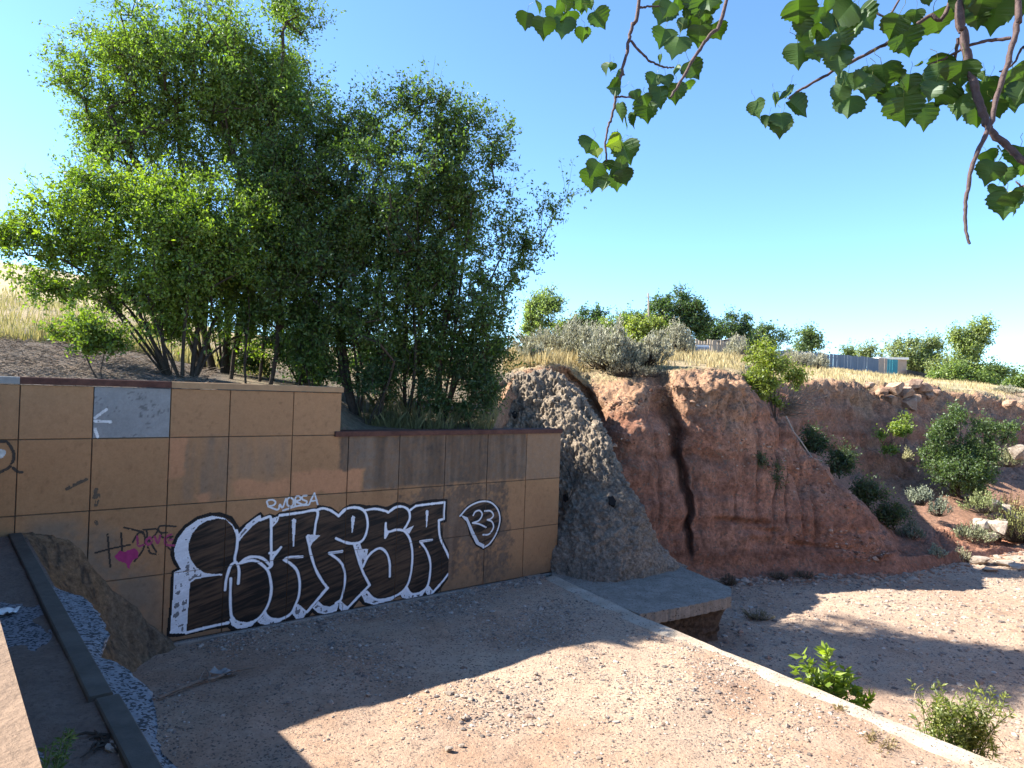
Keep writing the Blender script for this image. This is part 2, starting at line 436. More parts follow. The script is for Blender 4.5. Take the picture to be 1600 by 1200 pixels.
ckey(885, 20.0, (735, 20.9), (590, 22.9), (574, 23.6), (563, 25.2), (556, 27.3), (545, 33), 541, 541)
ckey(915, 20.2, (722, 21.3), (628, 23.0), (590, 23.8), (566, 25.3), (557, 27.7), (545, 34), 541, 541)
ckey(945, 20.4, (705, 21.2), (628, 22.4), (594, 23.4), (568, 25.2), (558, 27.7), (545, 34), 541, 541)
ckey(985, 20.8, (690, 21.2), (622, 22.0), (590, 23.1), (568, 25.3), (559, 28), (547, 34), 543, 543)
ckey(1018, 21.2, (690, 21.4), (600, 21.9), (580, 23.2), (570, 25.6), (561, 28), (550, 34.5), 546, 546)
ckey(1050, 21.5, (745, 21.7), (596, 22.0), (578, 23.4), (570, 26), (563, 28.5), (552, 35), 549, 549)
ckey(1110, 22.0, (745, 22.2), (592, 22.5), (577, 24.2), (570, 26.5), (564, 29.5), (555, 38), 554, 554)
ckey(1160, 22.4, (748, 22.6), (600, 23.0), (586, 25), (577, 27.5), (570, 31), (560, 40), 560, 560)
ckey(1185, 22.6, (752, 22.9), (622, 23.6), (632, 26), (628, 29.0), (592, 31.0), (566, 41), 564, 563)
ckey(1215, 22.8, (770, 23.2), (655, 24.1), (662, 26.5), (652, 30), (596, 31.8), (571, 42), 568, 567)
ckey(1260, 23.0, (800, 23.4), (698, 24.2), (706, 27), (690, 30.6), (597, 32.6), (575, 44), 573, 571)
ckey(1320, 23.2, (830, 23.4), (758, 24.0), (764, 27.4), (735, 32), (598, 34.4), (581, 46), 579, 577)
ckey(1370, 23.4, (862, 23.6), (815, 23.8), (805, 27.2), (755, 33), (600, 36), (586, 48), 585, 582)
ckey(1415, 23.6, (866, 24.0), (850, 24.9), (822, 28.0), (752, 33.6), (602, 37.4), (590, 49.5), 590, 586)
ckey(1460, 24.6, (862, 25.2), (848, 26.2), (806, 29.5), (742, 34.6), (606, 39), (595, 51), 594, 591)
ckey(1530, 26.0, (856, 26.6), (840, 27.8), (795, 31.5), (735, 36.5), (614, 41), (601, 53), 600, 597)
ckey(1600, 27.5, (850, 28.2), (834, 29.5), (790, 33), (735, 38.5), (634, 43.5), (612, 56), 607, 602)
ckey(1800, 30, (842, 31), (826, 32), (785, 36), (735, 41), (650, 47), (624, 60), 614, 608)
ckey(2600, 36, (815, 38), (800, 40), (770, 44), (730, 50), (665, 56), (640, 70), 640, 635)

kx = np.array([k[0] for k in KEYS], float)
kY = np.array([[p[0] for p in k[1]] for k in KEYS]); kZ = np.array([[p[1] for p in k[1]] for k in KEYS])
cx = np.unique(np.concatenate([np.linspace(-1200, 770, 130), np.linspace(770, 1620, 430), np.linspace(1620, 2600, 60)]))
LY = np.stack([np.interp(cx, kx, kY[:, j]) for j in range(kY.shape[1])]); LZ = np.stack([np.interp(cx, kx, kZ[:, j]) for j in range(kZ.shape[1])])
seg = [4, 46, 60, 16, 30, 46, 20, 16, 12]
tt = np.concatenate([np.linspace(j, j + 1, s, endpoint=False) for j, s in enumerate(seg)] + [[len(seg)]])
j0 = np.minimum(tt.astype(int), len(seg) - 1); ft = (tt - j0)[:, None]
TY = LY[j0] * (1 - ft) + LY[j0 + 1] * ft; TZ = LZ[j0] * (1 - ft) + LZ[j0 + 1] * ft
def blur(A, axis, k):
    w = np.hanning(2 * k + 3)[1:-1]; w /= w.sum()
    P = np.pad(A, [(k, k) if a == axis else (0, 0) for a in range(2)], mode='edge')
    return sum(w[i] * (P[i:i + A.shape[0]] if axis == 0 else P[:, i:i + A.shape[1]]) for i in range(2 * k + 1))
TY, TZ = blur(blur(TY, 0, 4), 1, 3), blur(blur(TZ, 0, 4), 1, 3)
haz = np.array([ray(x, 600 + 9 + .035 * (x - 800))[0] / ray(x, 600 + 9 + .035 * (x - 800))[1] for x in cx])
TX = TY * haz[None, :]
P3 = np.stack([TX, TY, TZ], -1)
def gridnormals(P):
    du = np.gradient(P, axis=1); dv = np.gradient(P, axis=0)
    n = np.cross(du, dv); n /= np.linalg.norm(n, axis=-1, keepdims=True) + 1e-9
    return n
nrm = gridnormals(P3)
T2 = np.broadcast_to(tt[:, None], TX.shape); CX = np.broadcast_to(cx[None, :], TX.shape)
cm = sstep(770, 815, CX)
front = sstep(0.9, 1.25, T2) * sstep(3.9, 3.1, T2) * cm
rear = sstep(4.3, 5.1, T2) * sstep(6.4, 6.0, T2) * sstep(1165, 1215, CX)
steep = np.clip(front + rear, 0, 1)
soft = (1 - steep) * sstep(0.5, 1, T2)
X_, Y_, Z_ = P3[..., 0], P3[..., 1], P3[..., 2]
a_ = X_ * 0.9 + Y_ * 0.25
d = steep * (0.26 * fbm(a_ * 0.75, Y_ * .5, Z_ * 0.18, o=4, s=31) + 0.13 * fbm(X_ * 1.5, Y_ * 1.5, Z_ * 1.2, o=3, s=32, g=.5)
             + 0.10 * vnoise(X_ * 0.35, Y_ * .35, Z_ * 2.4 + .5 * fbm(X_ * .4, Y_ * .4, o=2, s=3), s=33)
             + 0.055 * fbm(X_ * 6, Y_ * 6, Z_ * 6, o=4, s=34, g=.75) + 0.07 * (np.abs(fbm(X_ * 3.2, Y_ * 3.2, Z_ * .9, o=3, s=39)) - .2))
saw = np.mod(Z_ * .85 + .55 * fbm(X_ * .5, Y_ * .5, o=3, s=48) + .3 * fbm(X_ * 2, Y_ * 2, Z_, o=3, s=49), 1.0)
d = d + steep * 0.12 * (np.where(saw < .85, saw / .85, (1 - saw) / .15) - .5) * sstep(-.3, .4, vnoise(X_ * .6, Y_ * .6, Z_ * .5, s=50) + .3)
rill = (1 - np.abs(vnoise(X_ * 1.9 + .25 * fbm(Z_, X_, o=2, s=52), Y_ * 1.2, Z_ * .16, s=51))) ** 7
d = d - steep * .22 * rill * sstep(1.1, 1.8, T2)
topchunk = sstep(2.2, 2.9, T2) * sstep(4.6, 3.9, T2) * cm * sstep(1195, 1170, CX)
d = d + topchunk * (0.22 * fbm(X_ * 2.8, Y_ * 2.8, Z_ * 2.6, o=5, s=35, g=.78))
# the gully that splits the cliff, wide and dark at the top, a thin slot below
PX = 800 + FPX * ((P3 - EYEP) @ cR) / ((P3 - EYEP) @ cF); PY = 600 - FPX * ((P3 - EYEP) @ cU) / ((P3 - EYEP) @ cF)
gxl = np.interp(PY, [560, 590, 640, 690, 740, 800, 850, 900], [1026, 1030, 1040, 1054, 1062, 1070, 1072, 1078]) + 2.5 * vnoise(PY * .05, PY * 0, s=5)
gw = np.interp(PY, [570, 600, 650, 700, 760, 840, 890], [16, 24, 20, 11, 8, 5, 5])
gd = np.interp(PY, [560, 590, 640, 720, 840, 890], [0.2, 1.2, 1.5, 1.2, 0.7, 0.1])
gmask = sstep(0.9, 1.25, T2) * sstep(4.9, 3.9, T2) * cm
carve = gmask * gd * np.exp(-((PX - gxl) / gw) ** 2)
# slot beside the shotcrete
g2 = np.interp(PY, [560, 600, 650, 700], [868, 905, 928, 945])
carve = carve + front * 0.9 * np.exp(-((PX - g2) / 14) ** 2) * sstep(700, 640, PY)
# undercut bands near the foot
for (yb, x0, x1, am) in ((812, 1120, 1200, .25), (826, 1160, 1215, .2), (850, 1240, 1330, .16), (700, 1290, 1340, .2)):
    d = d - steep * am * np.exp(-((PY - yb - (PX - x0) * .09) / 4.5) ** 2) * sstep(x0 - 15, x0 + 10, PX) * sstep(x1 + 15, x1 - 10, PX)
# crumbly lip with blocks hanging out
lip = (np.exp(-((T2 - 5.85) / .16) ** 2) * sstep(1200, 1240, CX) + .7 * np.exp(-((T2 - 2.9) / .12) ** 2) * sstep(1165, 1150, CX) * cm)
d = d + lip * 0.35 * fbm(X_ * 1.8, Y_ * 1.8, Z_ * 1.8, o=4, s=38, g=.6)
d = d + soft * np.clip(Y_ / 40, .3, 2.5) * 0.10 * fbm(X_ * .5, Y_ * .5, o=4, s=36)
sgn = np.sign((nrm @ np.array([0, -1, 0.6])))[..., None]
nrm = nrm * np.where(sgn == 0, 1, sgn)
P4 = P3 + nrm * d[..., None]
P4[..., 1] += carve
P4[..., 0] += carve * .25
nm = fbm(X_ * .7, Y_ * .7, Z_ * .9, o=5, s=41)[..., None]
nb = vnoise(X_ * 0.25, Y_ * 0.25, Z_ * 3.0 + 1.2 * fbm(X_ * .3, Y_ * .3, o=3, s=42), s=43)[..., None]
c_red = np.array([0.325, 0.150, 0.095]); c_red2 = np.array([0.40, 0.205, 0.135]); c_band = np.array([0.235, 0.110, 0.072]); c_top = np.array([0.40, 0.245, 0.150])
c_grass = np.array([0.38, 0.295, 0.175]); c_grn = np.array([0.20, 0.20, 0.09]); c_mulch = np.array([0.115, 0.095, 0.080]); c_tal = np.array([0.32, 0.185, 0.125])
tc = lerp(c_red, c_red2, np.clip(.5 + nm * 1.3, 0, 1)); tc = lerp(tc, c_band, np.clip(nb * 1.2, 0, 1) * .7)
nf = fbm(X_ * 3.5, Y_ * 3.5, Z_ * 3.5, o=4, s=45, g=.65)[..., None]
tc = tc * (1 + .45 * nf)
tc = lerp(tc, np.array([.33, .20, .14]), np.clip(vnoise(X_ * .3, Y_ * .3, Z_ * 2.1 + 7, s=46)[..., None] * 1.2 - .35, 0, 1) * .8)
topm = (sstep(2.35, 2.95, T2 + .25 * nm[..., 0]) * sstep(1190, 1160, CX))[..., None]
tc = lerp(tc, c_top, topm * .75)
rt = (sstep(5.45, 5.95, T2 + .3 * nm[..., 0]) * sstep(1200, 1230, CX))[..., None]
tc = lerp(tc, c_top, rt * .7)
tal = (np.clip(sstep(3.2, 3.7, T2) * sstep(5.3, 4.9, T2) * sstep(1180, 1220, CX), 0, 1))[..., None]
tc = lerp(tc, c_tal, tal * .8)
gm = np.where(CX > 1175, sstep(5.95, 6.15, T2), sstep(3.55, 4.1, T2 + .5 * fbm(X_ * 1.2, Y_ * 1.2, o=4, s=44)))[..., None]
gm = np.where((CX < 775)[..., None], 1.0, gm)
pl = lerp(c_grass, c_grn, np.clip(nm * .9 + .05, 0, 1)); 
mul = (sstep(420, 330, CX) * sstep(5.35, 5.0, T2 + .35 * nm[..., 0]))[..., None]
pl = lerp(pl, c_mulch, mul); pl = lerp(pl, np.array([.12, .10, .075]), (sstep(340, 420, CX) * sstep(815, 790, CX) * sstep(5.6, 5.0, T2))[..., None] * .8)
mnd = (sstep(1520, 1570, CX) * sstep(6.05, 6.2, T2) * sstep(7.2, 6.9, T2))[..., None]
pl = lerp(pl, np.array([.34, .22, .15]), mnd * .8)
pl = lerp(pl, np.array([.16, .17, .15]), (sstep(8.2, 9, T2))[..., None] * .7)
tc = lerp(tc, pl, gm)
jr = int(np.searchsorted(tt, 6.2)); nc = len(cx)
TERR = P4
npobj('cliff', P4[:jr + 1].reshape(-1, 3), gridfaces(jr + 1, nc), M['earth'], col=tc[:jr + 1].reshape(-1, 3), smooth=True, kind='structure',
      label='eroded red earth cliff above the dry stream bed')
npobj('plateau_ground', P4[jr:].reshape(-1, 3), gridfaces(len(tt) - jr, nc), M['plateau'], col=tc[jr:].reshape(-1, 3), smooth=True, kind='structure',
      label='dry grassy upland behind the cliff rim')
def ground_at(px, Y):
    """terrain height on the azimuth of photo column px at depth Y (last surface going outwards)"""
    c = np.clip(np.searchsorted(cx, px), 0, nc - 1)
    k0 = int(np.searchsorted(tt, 3.0))
    ys = P4[k0:, c, 1]; zs = P4[k0:, c, 2]
    o = np.argsort(ys)
    return float(np.interp(Y, ys[o], zs[o]))
def ground_pt(px, Y, dz=0.0):
    c = np.interp(px, cx, haz)
    return np.array([c * Y, Y, ground_at(px, Y) + dz])

# ------------------------------------------------------------------ near bank and road bridge (the photographer's side)
V1, F1 = wbox(-12, 40, 12.7, 60, -1.5, 2.55)
npobj('bank_ground', V1, F1, M['plateau'], col=np.tile([.36, .27, .19], (8, 1)), kind='structure', label='packed earth bank opposite the graffiti wall')
br = thing('road_bridge', 'low tan concrete road bridge crossing above the weir apron', 'bridge', U(-3.3, 6, 3.3))
bl = np.array(br.location)
for nme, bxx, mt in (('parapet', wbox(-3.62, -3.295, -0.6, 16, 3.2, 4.34), 'tan'), ('deck', wbox(-11.5, -3.305, -0.6, 16, 2.85, 3.3), 'concrete'),
                     ('abutment', wbox(-11.4, -3.3, -0.9, -0.25, -0.5, 2.86), 'concrete'), ('abutment', wbox(-11.4, -3.3, 13.0, 13.6, -0.5, 2.86), 'concrete'),
                     ('pier', wbox(-11.3, -3.6, 6.2, 6.6, 1.8, 2.86), 'concrete'), ('far_parapet', wbox(-11.5, -11.2, -0.6, 16, 3.3, 3.97), 'tan')):
    npobj(nme, local(bxx[0], bl), bxx[1], M[mt], br)

# ------------------------------------------------------------------ weir: apron, curb, broken lip, sprayed fillet
weir = thing('weir_apron', 'shaded concrete weir apron of grey washed aggregate beside the bridge', 'weir', U(-2.6, 5, 1.5))
wl = np.array(weir.location)
au = np.linspace(-3.4, -2.12, 30); aq = np.linspace(-0.04, 13, 200)
AU, AQ = np.meshgrid(au, aq)
AZ = 2.04 + 0.010 * fbm(AU * 3, AQ * 3, o=3, s=51)
ap = WA[None, None] + WW * AU[..., None] + WN * AQ[..., None] + np.array([0, 0, 1.0]) * AZ[..., None]
npobj('apron_slab', local(ap.reshape(-1, 3), wl), gridfaces(200, 30), M['aggregate'], weir, smooth=True)
# thin drift of sand lying on the apron
sz = AZ + 0.006 + 0.05 * (fbm(AU * 2.2, AQ * .8, o=4, s=52) + 0.62 * sstep(-2.74, -2.36, AU + .3 * fbm(AQ * .6, AQ * 0, o=3, s=53)) - 0.50 + .32 * sstep(4.4, 2.6, AQ) + .25 * sstep(6.4, 7.4, AQ))
sp = ap.copy(); sp[..., 2] = sz
npobj('sand_drift', local(sp.reshape(-1, 3), wl), gridfaces(200, 30), M['sand'], weir, col=np.tile([.19, .14, .11], (6000, 1)), smooth=True)
for (q0, q1, du) in ((0.0, 6.92, 0.0), (6.98, 13.0, 0.035)):
    pts = []
    V, F = bevelled(-2.335 + du, -2.165 + du, q0, q1, 1.85, 2.11)
    # chamfer the top instead of the front: plain box with softened top edges
    b = 0.012; P = []
    for (z, i) in ((1.85, 0), (2.115 - b, 0), (2.115, b)):
        for (u, q) in ((-2.335 + du + i, q0), (-2.165 + du - i, q0), (-2.165 + du - i, q1), (-2.335 + du + i, q1)):
            P.append(U(u, q, z))
    Fq = [[0, 3, 2, 1]]
    for r in (0, 4):
        for k in range(4): Fq.append([r + k, r + (k + 1) % 4, r + 4 + (k + 1) % 4, r + 4 + k])
    Fq.append([8, 9, 10, 11])
    npobj('crest_curb', local(P, wl), np.array(Fq), M['curb'], weir)
# broken outer lip: a jagged slab edge that falls to the basin floor
lq = np.linspace(3.2, 13, 260)
edge = np.interp(lq, [3.2, 3.6, 3.9, 4.8, 5.3, 5.9, 6.1, 6.7, 7.2, 7.6, 7.9, 8.5, 13], [-2.14, -2.0, -1.90, -1.89, -1.91, -2.07, -1.98, -1.9, -1.92, -2.0, -2.05, -1.96, -1.95])
edge = edge + 0.035 * fbm(lq * 3.5, lq * 0, o=4, s=55, g=.65)
prof = np.concatenate([np.linspace(0, 1, 12), np.linspace(1, 2, 26)[1:]])
LP = []
for t_ in prof:
    if t_ <= 1:
        uu = -2.17 + (edge + 2.17) * t_; z_ = 2.09 - 0.05 * t_ + 0 * lq
    else:
        k = t_ - 1
        uu = edge - 0.30 * np.sin(min(k * 2.2, 1) * math.pi / 2) + 0.25 * k; z_ = 2.04 - 2.2 * k + 0 * lq
    LP.append(np.stack([WA[0] + WW[0] * uu + WN[0] * lq, WA[1] + WW[1] * uu + WN[1] * lq, z_], -1))
LP = np.array(LP); ln = gridnormals(LP)
amp = np.clip(prof - .6, 0, 1)[:, None]
LP = LP + ln * (0.012 * fbm(LP[..., 0] * 12, LP[..., 1] * 12, LP[..., 2] * 12, o=3, s=56) + amp * 0.07 * fbm(LP[..., 0] * 4, LP[..., 1] * 4, LP[..., 2] * 4, o=4, s=57))[..., None]
npobj('broken_lip', local(LP.reshape(-1, 3), wl), gridfaces(len(prof), len(lq)), M['aggregate'], weir, smooth=True)
# fallen lumps under the lip
def rockmesh(seed, sub=2, flat=0.75, rough=.22):
    r = np.random.default_rng(seed)
    import bmesh
    bm = bmesh.new(); bmesh.ops.create_icosphere(bm, subdivisions=sub, radius=1)
    V = np.array([v.co[:] for v in bm.verts]); F = np.array([[v.index for v in f.verts] for f in bm.faces]); bm.free()
    s = seed * 3.7
    V = V * (1 + rough * 1.3 * fbm(V[:, 0] * 1.1 + s, V[:, 1] * 1.1, V[:, 2] * 1.1, o=3, s=seed))[:, None]
    for k in range(16):                                  # broken facets
        nn = r.normal(size=3); nn /= np.linalg.norm(nn); h = r.uniform(.42, .8)
        dd = V @ nn - h
        V = V - np.where(dd > 0, dd, 0)[:, None] * nn
    V[:, 2] *= flat; V[:, 0] *= r.uniform(.9, 1.3)
    return V, F
RK = [rockmesh(k) for k in range(6)]
RKS = [rockmesh(k + 20, sub=1) for k in range(5)]
for (u, q, z, s) in ((-1.78, 7.75, .9, .28), (-1.72, 8.3, .5, .2), (-1.7, 5.5, .95, .18), (-1.62, 7.1, .35, .22)):
    V, F = random.choice(RK)
    npobj('broken_lump', local(V * s + U(u, q, z), wl), F, M['aggregate'], weir)
# sprayed concrete fillet in the corner between weir and wall
fu = np.linspace(-2.2, 0.35, 110); fq = np.linspace(-0.02, 4.4, 120)
FU, FQ = np.meshgrid(fu, fq)
w_ = fbm(FU * 1.4, FQ * 1.4, o=3, s=61)
FZ = 2.10 - 1.05 * np.maximum(FU + 2.17, 0) - 0.55 * FQ * sstep(-2.2, -1.5, FU) + 0.22 * w_ * sstep(-2.15, -1.8, FU)
FZ = FZ + 0.30 * sstep(0.5, 0.0, FQ) * sstep(-2.2, -1.9, FU) + (0.10 * fbm(FU * 5, FQ * 5, o=5, s=62, g=.65)) * sstep(-2.15, -1.9, FU)
FZ = np.where(FQ > 3.3, FZ - (FQ - 3.3) * 3, FZ)
FZ = np.maximum(FZ, -0.3)
fp = WA + WW * FU[..., None] + WN * FQ[..., None] + np.array([0, 0, 1.0]) * FZ[..., None]
fcol = lerp(np.array([.275, .16, .082]), np.array([.21, .15, .10]), np.clip(.5 + 1.6 * fbm(FU * 1.2 + 3, FQ * 1.2, o=4, s=63), 0, 1)[..., None])
fcol = lerp(fcol, np.array([.10, .075, .055]), np.clip(fbm(FU * 6, FQ * 6, o=5, s=64, g=.7) * 2.2 - .1, 0, 1)[..., None])
npobj('sprayed_fillet', local(fp.reshape(-1, 3), wl), gridfaces(120, 110), M['shot'], weir, col=fcol.reshape(-1, 3), smooth=True)

# ------------------------------------------------------------------ sill, slab and undercut
sil = thing('concrete_sill', 'long pale concrete sill crossing the arroyo at the end of the basin', 'sill', U(8, 4, -1))
sl = np.array(sil.location)
sq = np.linspace(0.4, 13, 240); rows = []
su = sill_u(sq) + 0.02 * fbm(sq * 1.6, sq * 0, o=4, s=71, g=.6)
for (du, z) in ((-.42, -.25), (-.42, -.02), (-.40, .02), (-.2, .052), (-.03, .05), (0.0, .025), (.0, -.5), (.03, -1.4)):
    uu = su + du
    rows.append(np.stack([WA[0] + WW[0] * uu + WN[0] * sq, WA[1] + WW[1] * uu + WN[1] * sq, z + .018 * fbm(sq * 1.1, sq * 0 + du * 3, o=4, s=72)], -1))
rows = np.array(rows)
npobj('sill_beam', local(rows.reshape(-1, 3), sl), gridfaces(8, len(sq)), M['sill'], sil)
def prism(poly, z0, z1):
    n = len(poly)
    V = [(p[0], p[1], z) for z in (z0, z1) for p in poly]
    F = [[k, (k + 1) % n, n + (k + 1) % n, n + k] for k in range(n)]
    return np.array(V), F, [list(range(n - 1, -1, -1)), list(range(n, 2 * n))]
slab_poly = [atz(862, 893, 0)[:2], atz(862, 905, 0)[:2], atz(1000, 962, 0)[:2], atz(1070, 950, 0)[:2], atz(1143, 934, 0)[:2], atz(1141, 920, 0)[:2], atz(1060, 885, 0)[:2], (2.6, 22.0), (0.6, 20.5)]
sp_ = []
for i in range(len(slab_poly)):
    a_, b_ = np.array(slab_poly[i]), np.array(slab_poly[(i + 1) % len(slab_poly)])
    nn_ = 16 if i in (2, 3) else (7 if i in (4, 5) else 1)
    for k_ in range(nn_):
        sp_.append(a_ + (b_ - a_) * k_ / nn_ + (RNG.normal(size=2) * .018 if k_ else 0))
V, F, caps = prism(sp_, -0.22, 0.03)
npobj('sill_slab', local(V, sl), [np.array(F)] + [np.array([c]) for c in caps], M['slab'], sil)
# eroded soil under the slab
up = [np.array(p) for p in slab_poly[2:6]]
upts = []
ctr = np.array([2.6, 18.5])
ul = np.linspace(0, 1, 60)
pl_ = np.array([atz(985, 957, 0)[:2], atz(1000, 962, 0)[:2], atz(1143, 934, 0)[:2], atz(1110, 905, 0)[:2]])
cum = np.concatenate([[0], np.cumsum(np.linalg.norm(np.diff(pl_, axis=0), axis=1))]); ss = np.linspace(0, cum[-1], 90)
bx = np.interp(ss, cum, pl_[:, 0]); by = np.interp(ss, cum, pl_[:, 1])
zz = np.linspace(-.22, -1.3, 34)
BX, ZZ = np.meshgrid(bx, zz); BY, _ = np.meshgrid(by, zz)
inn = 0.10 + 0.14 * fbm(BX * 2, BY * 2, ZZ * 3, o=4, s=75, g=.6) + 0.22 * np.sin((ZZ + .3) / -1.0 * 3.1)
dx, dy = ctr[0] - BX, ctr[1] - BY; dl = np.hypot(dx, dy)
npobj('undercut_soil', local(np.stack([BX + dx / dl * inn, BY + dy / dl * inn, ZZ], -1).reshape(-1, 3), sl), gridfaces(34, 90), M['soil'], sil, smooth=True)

# ------------------------------------------------------------------ shotcrete slope
SK = [  # photo x: (base y, base depth), mid, upper, (top y, top depth)
    (735, (740, 18.3), (690, 19.0), (640, 20.2), (612, 21.0), (600, 22.4)),
    (800, (820, 18.2), (720, 19.2), (640, 20.4), (590, 21.4), (588, 22.6)),
    (850, (890, 17.9), (760, 18.9), (650, 20.2), (582, 21.3), (578, 22.6)),
    (880, (905, 17.5), (780, 18.5), (660, 19.9), (588, 21.0), (590, 22.3)),
    (905, (914, 17.1), (800, 18.1), (690, 19.4), (606, 20.6), (612, 21.9)),
    (935, (920, 16.9), (825, 17.7), (728, 18.8), (648, 20.0), (656, 21.2)),
    (965, (920, 17.0), (850, 17.5), (775, 18.3), (712, 19.3), (720, 20.6)),
    (995, (912, 17.4), (865, 17.6), (825, 18.0), (784, 18.7), (792, 20.2)),
    (1025, (902, 17.9), (880, 18.0), (862, 18.2), (842, 18.6), (852, 20.0)),
    (1052, (894, 18.4), (888, 18.5), (884, 18.6), (878, 18.8), (886, 20.0)),
    (1072, (893, 18.8), (892, 18.9), (891, 19.0), (890, 19.1), (894, 20.0)),
]
sx_ = np.array([k[0] for k in SK], float)
sP = np.array([[atd(k[0], p[0], p[1]) for p in k[1:]] for k in SK])       # (col, 5, 3)
scx = np.linspace(735, 1072, 300)
SL = np.stack([np.stack([np.interp(scx, sx_, sP[:, j, a]) for a in range(3)], -1) for j in range(5)])   # (5, col, 3)
st = np.concatenate([np.linspace(j, j + 1, 62 if j < 3 else 24, endpoint=False) for j in range(4)] + [[4]])
sj = np.minimum(st.astype(int), 3); sf = (st - sj)[:, None, None]
SP = SL[sj] * (1 - sf) + SL[sj + 1] * sf
SP = np.stack([blur(blur(SP[..., a], 0, 9), 1, 5) for a in range(3)], -1)
sn = gridnormals(SP)
sgn = np.sign(sn @ np.array([0.1, -1, 0.6]))[..., None]; sn = sn * np.where(sgn == 0, 1, sgn)
x_, y_, z_ = SP[..., 0], SP[..., 1], SP[..., 2]
rg = 1 - np.abs(fbm(x_ * 2.6 + .5 * z_, y_ * 2.6, z_ * 1.5, o=4, s=81, g=.55))
dd = 0.30 * fbm(x_ * .8, y_ * .8, z_ * .7, o=3, s=82) + 0.24 * (rg - .75) + 0.20 * fbm(x_ * 4.2, y_ * 4.2, z_ * 3.8, o=5, s=83, g=.7) + .08 * fbm(x_ * 14, y_ * 14, z_ * 13, o=2, s=84)
dd = dd * (0.45 + 0.55 * sstep(0.2, 1.4, z_))
SP2 = SP + sn * dd[..., None]
c1 = np.array([.32, .255, .195]); c2 = np.array([.225, .185, .148]); c3 = np.array([.41, .335, .26])
k = fbm(x_ * 1.1, y_ * 1.1, z_ * 1.1, o=5, s=85)[..., None]; k2 = fbm(x_ * 4, y_ * 4, z_ * 4, o=3, s=86)[..., None]
scol = lerp(c1, c2, np.clip(.5 + k * 1.4, 0, 1)); scol = lerp(scol, c3, np.clip(k2 * 1.2, 0, 1) * .6)
shot = thing('shotcrete_slope', 'lumpy grey sprayed concrete slope between the graffiti wall and the red cliff', 'slope', SP2[0, 150])
npobj('shotcrete_surface', local(SP2.reshape(-1, 3), shot.location), gridfaces(len(st), 300), M['shot'], shot, col=scol.reshape(-1, 3), smooth=True)
def shot_pt(x, y):
    v = SP2 - EYEP; kk = v @ cF
    px = 800 + FPX * (v @ cR) / kk; py = 600 - FPX * (v @ cU) / kk
    i = np.argmin((px - x) ** 2 + (py - y) ** 2); r, c = divmod(i, px.shape[1])
    return SP2[r, c], sn[r, c]
for (x, y, r) in ((868, 627, .12), (803, 650, .11), (885, 778, .11), (956, 784, .13)):
    p, nv = shot_pt(x, y)
    ang = np.linspace(0, 2 * math.pi, 14, endpoint=False)
    tdir = np.cross(nv, [0, 0, 1]); tdir /= np.linalg.norm(tdir); bdir = np.cross(nv, tdir)
    rim = [p + nv * .05 + (tdir * math.cos(a) * .8 + bdir * math.sin(a)) * r * (1 + .25 * random.uniform(-1, 1)) for a in ang]
    rim2 = [v - nv * .3 for v in rim]
    Vh = np.array(rim + rim2); Fh = np.array([[i, (i + 1) % 14, 14 + (i + 1) % 14, 14 + i] for i in range(14)])
    npobj('weep_hole', local(Vh, shot.location), [Fh, np.array([list(range(14))])], M['hole'], shot)

# ================================================================== THE GRAFFITI WALL
wall = thing('retaining_wall', 'stepped tan panelled concrete wall covered with black and white graffiti', 'wall', U(3, -.2, 0))
wlo = np.array(wall.location)
CU = [-12.0, -10.8, -9.6, -8.4, -7.2, -6.0, -4.7, -3.5, -2.26, -1.28, -0.13, 0.86, 2.04, 3.21, 4.39, 5.56, 6.74, 7.93, 9.06]
RZ = [0.0, 1.2, 2.37, 3.53, 4.37]
JG = 0.006                     # half joint width
V, F = wbox(-12.0, 9.035, -0.42, -0.03, -1.4, 3.50); npobj('wall_core', local(V, wlo), F, M['wallcore'], wall)
V, F = wbox(-12.0, 3.02, -0.42, -0.03, 3.50, 4.36); npobj('wall_core', local(V, wlo), F, M['wallcore'], wall)
V, F = bevelled(-2.3, 9.06, -0.05, 0.075, -1.3, 0.0, .015); npobj('wall_footing', local(V, wlo), F, M['concrete'], wall)
def rectm(u, z, u0, u1, z0, z1, s=.06):
    return sstep(u0 - s, u0 + s, u) * sstep(u1 + s, u1 - s, u) * sstep(z0 - s, z0 + s, z) * sstep(z1 + s, z1 - s, z)
